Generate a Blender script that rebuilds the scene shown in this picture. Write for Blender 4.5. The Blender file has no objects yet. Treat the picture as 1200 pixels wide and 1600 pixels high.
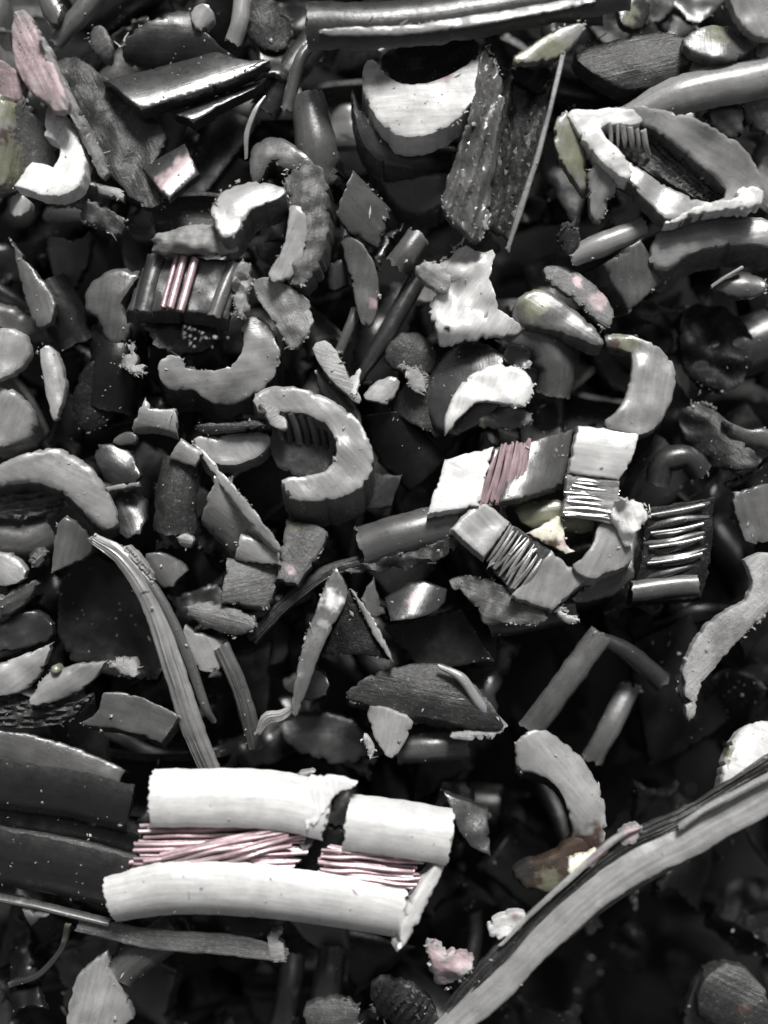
import bpy, bmesh, math, random
import numpy as np
from mathutils import Vector, Matrix, noise
from mathutils.geometry import delaunay_2d_cdt
from mathutils.bvhtree import BVHTree

random.seed(7)
rng = np.random.default_rng(7)
SC = bpy.context.scene
COL = SC.collection
S = 1e-4            # one drawing unit is a tenth of a millimetre
HC = 2400.0         # camera height above the reference level, drawing units

# ------------------------------------------------------------------ camera
cd = bpy.data.cameras.new('camera')
cam = bpy.data.objects.new('camera', cd)
COL.objects.link(cam)
cam.location = (0, 0, HC * S)
cam.rotation_euler = (0, 0, 0)
cd.sensor_fit = 'VERTICAL'
cd.sensor_height = 32
cd.lens = 32 * HC / 1600
cd.clip_start = 0.005
cd.clip_end = 20
cd.dof.use_dof = True
cd.dof.focus_distance = (HC - 45) * S
cd.dof.aperture_fstop = 4.3
SC.camera = cam

# ------------------------------------------------------------------ sky and sun
SUN_EL, SUN_AZ = math.radians(40), math.radians(8)     # azimuth from image top, to the right
w = bpy.data.worlds.new("World")
SC.world = w
w.use_nodes = True
nt = w.node_tree
bg = nt.nodes['Background']
sky = nt.nodes.new('ShaderNodeTexSky')
sky.sky_type = 'NISHITA'
sky.sun_disc = False
sky.sun_elevation = SUN_EL
sky.sun_rotation = SUN_AZ
sky.dust_density = 4
hs = nt.nodes.new('ShaderNodeHueSaturation')
hs.inputs['Saturation'].default_value = 0.06           # grey overcast
nt.links.new(sky.outputs[0], hs.inputs['Color'])
nt.links.new(hs.outputs[0], bg.inputs['Color'])
bg.inputs['Strength'].default_value = 0.05
sl = bpy.data.lights.new('sun', 'SUN')
sl.energy = 4.2
sl.angle = math.radians(15)
sl.color = (1.0, 0.985, 0.965)
sun = bpy.data.objects.new('sun', sl)
COL.objects.link(sun)
d = Vector((math.sin(SUN_AZ) * math.cos(SUN_EL), math.cos(SUN_AZ) * math.cos(SUN_EL), math.sin(SUN_EL)))
sun.rotation_euler = d.to_track_quat('Z', 'Y').to_euler()
sun.location = d * 2
SC.view_settings.view_transform = 'Standard'
SC.view_settings.look = 'None'
SC.view_settings.gamma = 1
SC.view_settings.use_curve_mapping = False
SC.view_settings.exposure = 0.22

# ------------------------------------------------------------------ materials
MATS = {}
def mk(name, col, rough, bump, nscale, var=0.25, metal=0.0, speck=0.0, tint=False, scuff=1.0, spec=.5, edge=.0, sss=0.0):
    m = bpy.data.materials.new(name)
    m.use_nodes = True
    t = m.node_tree; N = t.nodes; L = t.links
    b = N['Principled BSDF']
    tc = N.new('ShaderNodeTexCoord')
    oi = N.new('ShaderNodeObjectInfo')
    # offset the noise for every object
    add = N.new('ShaderNodeVectorMath'); add.operation = 'MULTIPLY_ADD'
    L.new(oi.outputs['Random'], add.inputs[0]); add.inputs[1].default_value = (3, 5, 7)
    L.new(tc.outputs['Object'], add.inputs[2])
    n1 = N.new('ShaderNodeTexNoise'); n1.inputs['Scale'].default_value = 230
    n1.inputs['Detail'].default_value = 6; n1.inputs['Roughness'].default_value = .62
    L.new(add.outputs[0], n1.inputs['Vector'])
    n2 = N.new('ShaderNodeTexNoise'); n2.inputs['Scale'].default_value = nscale
    n2.inputs['Detail'].default_value = 5; n2.inputs['Roughness'].default_value = .68
    L.new(add.outputs[0], n2.inputs['Vector'])
    r = N.new('ShaderNodeMapRange')
    r.inputs['From Min'].default_value = .3; r.inputs['From Max'].default_value = .7
    r.inputs['To Min'].default_value = 1 - var; r.inputs['To Max'].default_value = 1 + var
    L.new(n1.outputs['Fac'], r.inputs['Value'])
    r2 = N.new('ShaderNodeMapRange')
    r2.inputs['To Min'].default_value = .85; r2.inputs['To Max'].default_value = 1.15
    L.new(oi.outputs['Random'], r2.inputs['Value'])
    mu = N.new('ShaderNodeMath'); mu.operation = 'MULTIPLY'
    L.new(r.outputs[0], mu.inputs[0]); L.new(r2.outputs[0], mu.inputs[1])
    base = N.new('ShaderNodeRGB'); base.outputs[0].default_value = (*col, 1)
    src = base.outputs[0]
    if tint:
        at = N.new('ShaderNodeAttribute'); at.attribute_name = 'tint'
        mx = N.new('ShaderNodeMix'); mx.data_type = 'RGBA'
        L.new(at.outputs['Alpha'], mx.inputs['Factor'])
        L.new(src, mx.inputs['A']); L.new(at.outputs['Color'], mx.inputs['B'])
        src = mx.outputs['Result']
    if speck > 0:     # torn, whitened plastic flecks
        n3 = N.new('ShaderNodeTexNoise'); n3.inputs['Scale'].default_value = nscale * 1.3
        n3.inputs['Detail'].default_value = 3; n3.inputs['Roughness'].default_value = .7
        L.new(add.outputs[0], n3.inputs['Vector'])
        r3 = N.new('ShaderNodeMapRange')
        r3.inputs['From Min'].default_value = .56; r3.inputs['From Max'].default_value = .72
        r3.inputs['To Max'].default_value = speck
        L.new(n3.outputs['Fac'], r3.inputs['Value'])
        mx2 = N.new('ShaderNodeMix'); mx2.data_type = 'RGBA'
        L.new(r3.outputs[0], mx2.inputs['Factor'])
        L.new(src, mx2.inputs['A']); mx2.inputs['B'].default_value = (.62, .61, .59, 1)
        src = mx2.outputs['Result']
    # whitened, bruised edges
    ge = N.new('ShaderNodeNewGeometry')
    re_ = N.new('ShaderNodeMapRange')
    re_.inputs['From Min'].default_value = .54; re_.inputs['From Max'].default_value = .66; re_.inputs['To Max'].default_value = edge
    L.new(ge.outputs['Pointiness'], re_.inputs['Value'])
    em = N.new('ShaderNodeMath'); em.operation = 'MULTIPLY'
    rn = N.new('ShaderNodeMapRange'); rn.inputs['From Min'].default_value = .4; rn.inputs['From Max'].default_value = .6
    L.new(n2.outputs['Fac'], rn.inputs['Value'])
    L.new(re_.outputs[0], em.inputs[0]); L.new(rn.outputs[0], em.inputs[1])
    mx3 = N.new('ShaderNodeMix'); mx3.data_type = 'RGBA'
    L.new(em.outputs[0], mx3.inputs['Factor']); L.new(src, mx3.inputs['A']); mx3.inputs['B'].default_value = (.5, .495, .485, 1)
    src = mx3.outputs['Result']
    sc = N.new('ShaderNodeVectorMath'); sc.operation = 'SCALE'
    L.new(src, sc.inputs[0]); L.new(mu.outputs[0], sc.inputs['Scale'])
    L.new(sc.outputs[0], b.inputs['Base Color'])
    rr = N.new('ShaderNodeMapRange')
    rr.inputs['From Min'].default_value = .3; rr.inputs['From Max'].default_value = .7
    rr.inputs['To Min'].default_value = max(.05, rough - .1); rr.inputs['To Max'].default_value = min(1, rough + .14)
    L.new(n2.outputs['Fac'], rr.inputs['Value']); L.new(rr.outputs[0], b.inputs['Roughness'])
    b.inputs['Metallic'].default_value = metal
    bp = N.new('ShaderNodeBump'); bp.inputs['Strength'].default_value = bump
    bp.inputs['Distance'].default_value = 0.0006
    # drawn-out scuffs, turned a different way on every piece
    ro = N.new('ShaderNodeAttribute'); ro.attribute_name = 'flow'
    fo = N.new('ShaderNodeVectorMath'); fo.operation = 'MULTIPLY_ADD'; fo.inputs[1].default_value = (.3, .2, .5)
    L.new(oi.outputs['Random'], fo.inputs[0]); L.new(ro.outputs['Vector'], fo.inputs[2])
    st = N.new('ShaderNodeVectorMath'); st.operation = 'MULTIPLY'; st.inputs[1].default_value = (140, 1700, 500)
    L.new(fo.outputs[0], st.inputs[0])
    n4 = N.new('ShaderNodeTexNoise'); n4.inputs['Scale'].default_value = 1; n4.inputs['Detail'].default_value = 4
    n4.inputs['Roughness'].default_value = .7
    L.new(st.outputs[0], n4.inputs['Vector'])
    hm = N.new('ShaderNodeMath'); hm.operation = 'MULTIPLY_ADD'; hm.inputs[1].default_value = scuff
    L.new(n4.outputs['Fac'], hm.inputs[0]); L.new(n2.outputs['Fac'], hm.inputs[2])
    n5 = N.new('ShaderNodeTexNoise'); n5.inputs['Scale'].default_value = 420; n5.inputs['Detail'].default_value = 2
    L.new(add.outputs[0], n5.inputs['Vector'])
    hm2 = N.new('ShaderNodeMath'); hm2.operation = 'MULTIPLY_ADD'; hm2.inputs[1].default_value = .8
    L.new(n5.outputs['Fac'], hm2.inputs[0]); L.new(hm.outputs[0], hm2.inputs[2])
    L.new(hm2.outputs[0], bp.inputs['Height']); L.new(bp.outputs[0], b.inputs['Normal'])
    b.inputs['Specular IOR Level'].default_value = spec
    if sss:      # slightly milky plastic
        b.inputs['Subsurface Weight'].default_value = sss
        b.inputs['Subsurface Radius'].default_value = (1, .97, .93)
        b.inputs['Subsurface Scale'].default_value = .0011
    # faint drawn streaks in the colour
    r4 = N.new('ShaderNodeMapRange'); r4.inputs['From Min'].default_value = .3; r4.inputs['From Max'].default_value = .75
    r4.inputs['To Min'].default_value = 1.12; r4.inputs['To Max'].default_value = .72
    L.new(n4.outputs['Fac'], r4.inputs['Value'])
    mu2 = N.new('ShaderNodeMath'); mu2.operation = 'MULTIPLY'
    L.new(mu.outputs[0], mu2.inputs[0]); L.new(r4.outputs[0], mu2.inputs[1]); L.new(mu2.outputs[0], sc.inputs['Scale'])
    MATS[name] = m
    return m
GREYS = {'W': (.60, .597, .59), 'L': (.27, .269, .266), 'M': (.095, .095, .094), 'D': (.031, .031, .031), 'K': (.009, .009, .009),  # black also stands in for the shade in gaps and hollows
         'P': (.40, .31, .325), 'O': (.19, .192, .14), 'B': (.06, .042, .032), 'I': (.62, .60, .49), 'V': (.21, .21, .29), 'C': (.016, .016, .016)}
NAMES = {'W': 'white_plastic', 'L': 'light_grey_plastic', 'M': 'grey_plastic', 'D': 'dark_grey_plastic', 'K': 'black_or_shade_plastic', 'C': 'charcoal_plastic',
         'P': 'pinkish_plastic', 'O': 'olive_plastic', 'B': 'brown_plastic', 'I': 'ivory_plastic'}
def mat(key, tint=False):
    """key: colour letter + finish: '' satin, 't' torn, 's' shiny"""
    nm = NAMES[key[0]] + {'': '_satin', 't': '_torn', 's': '_shiny'}[key[1:]] + ('_stain_or_gloss' if tint else '')
    if nm in MATS: return MATS[nm]
    c = GREYS[key[0]]
    e = {'K': .10, 'D': .22, 'M': .45, 'L': .6}.get(key[0], 0)
    sss = {'W': .2, 'L': .35, 'M': .3}.get(key[0], 0)
    if key[1:] == '':  return mk(nm, c, .30, .10, 800, .25, tint=tint, edge=e, spec=.3 if key[0] == 'K' else .75, sss=sss)
    if key[1:] == 't': return mk(nm, c, .42, .36, 1200, .4, speck={'K': .05, 'D': .12, 'M': .2}.get(key[0], .15), tint=tint, edge=e, spec=.2 if key[0] == 'K' else .5, sss=sss * .6)
    return mk(nm, c, .30, .07, 700, .16, tint=tint, edge=e, spec=.4 if key[0] == 'K' else 1.0, scuff=1.3, sss=sss)
COPPER = mk('copper_strand', (.50, .375, .40), .36, .12, 1200, .35, metal=.55)
TINNED = mk('tinned_strand', (.50, .495, .49), .28, .12, 1200, .3, metal=.7)

# ------------------------------------------------------------------ helpers
def W3(px, py, z):
    k = S * (HC - z) / HC
    return Vector(((px - 600) * k, (800 - py) * k, z * S))

def finish(me, name, m, parent=None, sharp=38):
    me.shade_smooth() if hasattr(me, 'shade_smooth') else None
    me.polygons.foreach_set('use_smooth', [True] * len(me.polygons))
    me.set_sharp_from_angle(angle=math.radians(sharp))
    for q in (m if isinstance(m, (list, tuple)) else [m]):
        me.materials.append(q)
    o = bpy.data.objects.new(name, me)
    # origin to the middle of the mesh
    co = np.empty(len(me.vertices) * 3); me.vertices.foreach_get('co', co)
    co = co.reshape(-1, 3); c = (co.min(0) + co.max(0)) / 2
    base = Vector(c)
    me.vertices.foreach_set('co', (co - c).ravel())
    me.update()
    COL.objects.link(o)
    if name == 'burr': o['kind'] = 'stuff'
    if parent is not None:
        o.parent = parent
        o.location = base - parent.location
    else:
        o.location = base
    return o

def tag(o, label, cat, group=None):
    o['label'] = label; o['category'] = cat
    if group: o['group'] = group
    return o

def thing(name, label, cat, px, py, z, group=None):
    o = bpy.data.objects.new(name, None)
    o.empty_display_size = .002
    COL.objects.link(o); o.location = W3(px, py, z)
    return tag(o, label, cat, group)

def chaikin(p, it=2):
    for _ in range(it):
        q = []
        n = len(p)
        for i in range(n):
            a = p[i]; b = p[(i + 1) % n]
            if len(a) > 2: q.append(a)
            else: q.append((a[0] * .75 + b[0] * .25, a[1] * .75 + b[1] * .25))
            if len(b) > 2: pass
            else: q.append((a[0] * .25 + b[0] * .75, a[1] * .25 + b[1] * .75))
        p = q
    return p

def resample(p, step):
    p = np.array(p, float); q = np.vstack([p, p[:1]])
    out = []
    for i in range(len(p)):
        a, b = q[i], q[i + 1]
        n = max(1, int(round(np.hypot(*(b - a)) / step)))
        for j in range(n): out.append(a + (b - a) * j / n)
    return np.array(out)

def dist_to_poly(P, poly):
    a = poly; b = np.roll(poly, -1, 0); d_ = b - a
    L2 = (d_ ** 2).sum(1) + 1e-9
    t = ((P[:, None, :] - a[None]) * d_[None]).sum(2) / L2
    t = np.clip(t, 0, 1)
    c = a[None] + t[..., None] * d_[None]
    return np.sqrt(((P[:, None, :] - c) ** 2).sum(2)).min(1)

def inside(P, poly):
    x, y = P[:, 0], P[:, 1]; r = np.zeros(len(P), bool)
    a = poly; b = np.roll(poly, -1, 0)
    for (x0, y0), (x1, y1) in zip(a, b):
        c = ((y0 > y) != (y1 > y))
        with np.errstate(divide='ignore', invalid='ignore'):
            xx = (x1 - x0) * (y - y0) / (y1 - y0 + 1e-12) + x0
        r ^= c & (x < xx)
    return r

def nz(x, y, z, sc):
    return noise.noise(Vector((x * sc, y * sc, z * sc)))

def set_flow(me, co):
    at = me.attributes.new('flow', 'FLOAT_VECTOR', 'POINT')
    at.data.foreach_set('vector', np.asarray(co, np.float32).ravel())

def set_tint(me, tint, poly_xy):
    ca = me.color_attributes.new('tint', 'FLOAT_COLOR', 'POINT')
    v = np.zeros((len(me.vertices), 4), np.float32)
    for (x, y, r, key) in tint:
        c = GREYS[key]
        for i, (a, b_) in enumerate(poly_xy):
            dd = math.hypot(a - x, b_ - y) / r + .8 * nz(a, b_, x, .07) + .5 * nz(a, b_, x + 5, .2)
            al = min(1, max(0, (1.2 - dd) / .6))
            if al > v[i, 3]: v[i] = (*c, al)
    ca.data.foreach_set('color', v.ravel())

def burr_mesh(pts, n, size):
    """frayed slivers and crumbs along the given points (drawing units)"""
    V = []; F = []
    if not len(pts): return None
    size = min(size, 11)
    k = 0; n = int(n * .85)
    while k < n:
        i = random.randrange(len(pts)); m_ = min(n - k, random.randint(5, 18))
        for j in range(m_):
            p = pts[(i + random.randint(-6, 6)) % len(pts)]
            p = Vector(p) + Vector((random.gauss(0, 1), random.gauss(0, 1), random.gauss(0, 1.5)))
            ta = Vector(pts[(i + 3) % len(pts)]) - Vector(pts[i])
            if ta.length < .1 or ta.length > 60: ta = Vector((1, 0, 0))
            dr = (ta.normalized() * random.choice((-1, 1)) + Vector((random.gauss(0, .6), random.gauss(0, .6), random.gauss(.1, .35)))).normalized()
            if random.random() < .68:      # crumb
                R_ = random.uniform(.9, 2.9) * (1.3 if random.random() < .1 else 1); b0 = len(V)
                ax = dr.orthogonal().normalized(); ay = dr.cross(ax)
                for d_, f_ in ((dr, 1.5), (-dr, 1.5), (ax, 1), (-ax, 1), (ay, .7), (-ay, .7)):
                    V.append(p + d_ * R_ * f_ * random.uniform(.5, 1.3))
                F += [tuple(b0 + q for q in f) for f in ((0, 2, 4), (2, 1, 4), (1, 3, 4), (3, 0, 4), (2, 0, 5), (1, 2, 5), (3, 1, 5), (0, 3, 5))]
                continue
            L_ = size * (.2 + .45 * random.random() ** 2 + (.6 if random.random() < .06 else 0)); r0 = random.uniform(1.1, 2.8)
            sd = dr.orthogonal().normalized(); ot = dr.cross(sd)
            b0 = len(V); nseg = 3
            crv = Vector((random.gauss(0, 1), random.gauss(0, 1), random.gauss(0, 1))) * .9
            for s_ in range(nseg + 1):
                t = s_ / nseg
                c = p + dr * L_ * t + crv * L_ * t * t
                rr = r0 * (1 - .55 * t) * random.uniform(.6, 1.5)
                for a in range(4):
                    an = a * math.pi / 2
                    e = 1.6 if a % 2 else .7
                    V.append(c + (sd * math.cos(an) + ot * math.sin(an)) * rr * e)
            for s_ in range(nseg):
                for a in range(4):
                    q = b0 + s_ * 4
                    F.append((q + a, q + (a + 1) % 4, q + 4 + (a + 1) % 4, q + 4 + a))
            F.append((b0 + 3, b0 + 2, b0 + 1, b0)); q = b0 + nseg * 4; F.append((q, q + 1, q + 2, q + 3))
        k += m_
    me = bpy.data.meshes.new('burr')
    me.from_pydata([W3(*v) for v in V], [], F)
    return me

# a flat or bent chip cut to an outline: rounded edges, real thickness along ext
def plate(name, m, z, outline, g=(0, 0), ext=(0, 0, -22), bend=None, dish=0, lump=(1.5, .03), ridge=None,
          sm=1, jag=1.2, r=2.4, step=5.0, parent=None, wall=None, fray=0, fsize=9, tint=None, wallrough=.8, fmat=None, holes=None):
    p = chaikin([tuple(q) for q in outline], sm) if sm else outline
    p = np.array([(q[0], q[1]) for q in p], float)
    if jag > 1.2: step = min(step, 5)
    P = resample(p, step)
    # signed area -> counter-clockwise with y down flipped later
    x, y = P[:, 0], P[:, 1]
    if (x * np.roll(y, -1) - np.roll(x, -1) * y).sum() > 0: P = P[::-1].copy()
    tg = np.roll(P, -1, 0) - np.roll(P, 1, 0); tg /= (np.linalg.norm(tg, axis=1)[:, None] + 1e-9)
    nn = np.stack([-tg[:, 1], tg[:, 0]], 1)          # points outward or inward, sign only matters for jitter
    sd = random.uniform(0, 100)
    for i in range(len(P)):
        P[i] += nn[i] * (jag * (1.6 * nz(P[i][0], P[i][1], sd, .06) + 1.0 * nz(P[i][0], P[i][1], sd, .22)) - jag * 2.2 * max(0, nz(P[i][0], P[i][1], sd + 7, .13) - .22) * 4)
    n = len(P)
    lo, hi = P.min(0), P.max(0)
    gx, gy = np.meshgrid(np.arange(lo[0], hi[0], step), np.arange(lo[1], hi[1], step))
    G = np.stack([gx.ravel(), gy.ravel()], 1) + rng.uniform(-.2, .2, (gx.size, 2)) * step
    G = G[inside(G, P)]
    if len(G): G = G[dist_to_poly(G, P) > max(r * 1.25, step * .55)]
    rings = []
    for off in (.3, 1.0):
        for sg in (1, -1):
            Q = P + nn * sg * off * r
            ok = inside(Q, P)
            Q = Q[ok]
            if len(Q):
                dq = dist_to_poly(Q, P)
                rings.append(Q[dq > off * r * .85])
    A = np.vstack([P] + rings + [G])
    res = delaunay_2d_cdt([Vector(q) for q in A], [], [list(range(n))], 1, 1e-4)
    V2 = np.array([(q.x, q.y) for q in res[0]]); T = [tuple(f) for f in res[2]]
    D = dist_to_poly(V2, P)
    cx, cy = (lo + hi) / 2
    if bend:
        ca, sa = math.cos(math.radians(bend[0])), math.sin(math.radians(bend[0]))
        U = (V2[:, 0] - cx) * sa + (V2[:, 1] - cy) * ca      # across the axis (image angle, y up)
        off = bend[2] if len(bend) > 2 else 0
        hw = np.abs(U).max() + 1e-6
    if dish: RR = ((V2 - [cx, cy]) ** 2).sum(1); RR = RR / RR.max()
    Z = np.empty(len(V2))
    for i, (a, b_) in enumerate(V2):
        h = z + g[0] * (a - cx) - g[1] * (b_ - cy)
        if bend: h -= bend[1] * (U[i] / hw - off) ** 2
        if dish: h += dish * RR[i]
        if lump: h += lump[0] * 2 * nz(a, b_, sd + 9, lump[1])
        if ridge:
            ra = math.radians(ridge[0])
            u = (a - cx) * math.sin(ra) + (b_ - cy) * math.cos(ra)
            v = (a - cx) * math.cos(ra) - (b_ - cy) * math.sin(ra)
            h += ridge[2] * math.sin(2 * math.pi * u / ridge[1] + 2.5 * nz(v, u * 3, sd, .02)) * (.6 + .8 * nz(u * 2, v * .4, sd + 2, .03))
            h += ridge[2] * .7 * nz(u * 4, v * .5, sd + 5, .05)
        if D[i] < r: h -= r - math.sqrt(max(0, r * r - (r - D[i]) ** 2))
        Z[i] = h
    k = S * (HC - z) / HC
    nV = len(V2)
    top = np.stack([(V2[:, 0] - 600) * k, (800 - V2[:, 1]) * k, Z * S], 1)
    ex = np.array([ext[0] * k, -ext[1] * k, ext[2] * S])
    # boundary loop
    ec = {}
    for f in T:
        for i in range(3):
            e = (f[i], f[(i + 1) % 3]); ec[e] = 1
    bd = [e for e in ec if (e[1], e[0]) not in ec]
    v0, v1, v2 = (V2[T[0][0]], V2[T[0][1]], V2[T[0][2]])
    # normals up: image y is flipped, so reverse if needed
    cr = (v1[0] - v0[0]) * -(v2[1] - v0[1]) - (-(v1[1] - v0[1])) * (v2[0] - v0[0])
    flip = cr < 0
    nr = max(1, min(8, int(np.linalg.norm(ext) / 9)))
    verts = [tuple(q) for q in top]
    bidx = sorted({i for e in bd for i in e}); bm_ = {v: j for j, v in enumerate(bidx)}
    levels = [dict((v, v) for v in bidx)]
    for l in range(1, nr):
        t = l / nr; mp = {}
        for v in bidx:
            q = top[v] + ex * t
            jx = wallrough * nz(V2[v][0] * 2, V2[v][1] * 2, sd + l * 1.7, .09) * 2.2
            verts.append((q[0] + jx * k, q[1] + wallrough * 2.2 * nz(V2[v][0] * 2, V2[v][1] * 2, sd + 40 + l * 1.7, .09) * k, q[2]))
            mp[v] = len(verts) - 1
        levels.append(mp)
    b0 = len(verts)
    verts += [tuple(q) for q in top + ex]
    levels.append({v: b0 + v for v in bidx})
    faces = []; mi = []
    for f in T:
        faces.append(f[::-1] if flip else f); mi.append(0)
        g_ = tuple(b0 + i for i in f)
        faces.append(g_ if flip else g_[::-1]); mi.append(1)
    for (a, b_) in bd:
        for l in range(nr):
            A_, B_ = levels[l], levels[l + 1]
            q = (A_[a], A_[b_], B_[b_], B_[a])
            faces.append(q if flip else q[::-1]); mi.append(1)
    me = bpy.data.meshes.new(name)
    me.from_pydata(verts, [], faces)
    me.polygons.foreach_set('material_index', mi)
    if tint:
        inv = [(v[0] / k + 600, 800 - v[1] / k) for v in verts]
        set_tint(me, tint, inv)
    fa = math.radians(ridge[0] if ridge else bend[0] if bend else random.uniform(0, 180))
    vv = np.array(verts)
    set_flow(me, np.stack([vv[:, 0] * math.cos(fa) + vv[:, 1] * math.sin(fa), -vv[:, 0] * math.sin(fa) + vv[:, 1] * math.cos(fa), vv[:, 2]], 1))
    m0 = mat(m, bool(tint)); m1 = mat(wall, bool(tint)) if wall else m0
    o = finish(me, name, [m0, m1], parent)
    # winding check: make the top face up
    if sum(p_.normal.z for p_ in [me.polygons[i_] for i_ in range(0, min(40, 2 * len(T)), 2)]) < 0: me.flip_normals()
    if fray:
        bp_ = [(V2[v][0], V2[v][1], Z[v]) for v in [e[0] for e in bd]]
        # keep order along the loop
        nxt = dict(bd); order = []; v = bd[0][0]
        for _ in range(len(bd)):
            order.append((V2[v][0], V2[v][1], Z[v])); v = nxt.get(v, bd[0][0])
        bme = burr_mesh(order, fray, fsize)
        if bme: finish(bme, 'burr', mat(fmat or {'K': 'Mt', 'D': random.choice(['Mt', 'Lt'])}.get(m[0], 'Lt' if m[0] in 'ML' else m[0] + 't')), o)
    return o

GROUPS = {'plastic_chip': ('plastic chip', 'cut grey plastic chips in the heap'),
          'ring_offcut': ('ring offcut', 'curled ring offcuts in the heap'),
          'sheath_strip': ('sheath strip', 'long strips of cable sheath in the heap'),
          'sheath_shell': ('sheath shell', 'curved shells of cable sheath in the heap'),
          'torn_scrap': ('torn scrap', 'torn ragged scraps in the heap')}
def P(name, label, m, z, outline, **kw):
    if name == 'ring_offcut': kw.setdefault('sm', 2)
    if 'bend' not in kw and 'dish' not in kw:
        a = np.array([(q[0], -q[1]) for q in outline]); a = a - a.mean(0)
        ev = np.linalg.svd(a, full_matrices=False)[2]
        wd = np.abs(a @ ev[1]).max()
        kw['bend'] = (math.degrees(math.atan2(ev[0][1], ev[0][0])) + random.uniform(-15, 15), wd * random.uniform(.2, .5), random.uniform(-.4, .4))
    if 'g' not in kw: kw['g'] = (random.gauss(0, .16), random.gauss(0, .16))
    o = plate(name, m, z, outline, **kw)
    c, g_ = GROUPS[name]
    return tag(o, label, c, g_)

def catmull(pts, n):
    pts = [Vector(p) for p in pts]
    if len(pts) == 2: return [pts[0].lerp(pts[1], i / n) for i in range(n + 1)]
    E = [pts[0] * 2 - pts[1]] + pts + [pts[-1] * 2 - pts[-2]]
    out = []
    segs = len(pts) - 1
    for i in range(n + 1):
        t = i / n * segs; s = min(int(t), segs - 1); t -= s
        a, b, c, d_ = E[s:s + 4]
        out.append(.5 * ((2 * b) + (c - a) * t + (2 * a - 5 * b + 4 * c - d_) * t * t + (3 * b - a - 3 * c + d_) * t ** 3))
    return out

def prof_arc(R, t, a0=-80, a1=80, concave=False, n=18):
    o = []; i_ = []
    for k in range(n + 1):
        a = math.radians(a0 + (a1 - a0) * k / n)
        o.append((R * math.sin(a), R * math.cos(a) - R)); i_.append(((R - t) * math.sin(a), (R - t) * math.cos(a) - R))
    p = o + i_[::-1]
    if concave: p = [(a, -b) for a, b in p][::-1]
    return p
def prof_rect(w_, h, r=3, dome=0):
    hw = w_ / 2; p = []
    nn = 14
    for k in range(nn + 1):
        a = -hw + r + (w_ - 2 * r) * k / nn
        p.append((a, dome * (1 - (a / hw) ** 2)))
    p += [(hw - r * .3, -r * .3), (hw, -r), (hw, -h + r), (hw - r, -h)]
    p += [(-hw + r, -h), (-hw, -h + r), (-hw, -r), (-hw + r * .3, -r * .3)]
    return p
def prof_round(r, n=12):
    return [(r * math.sin(2 * math.pi * k / n), r * math.cos(2 * math.pi * k / n)) for k in range(n)]

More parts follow.
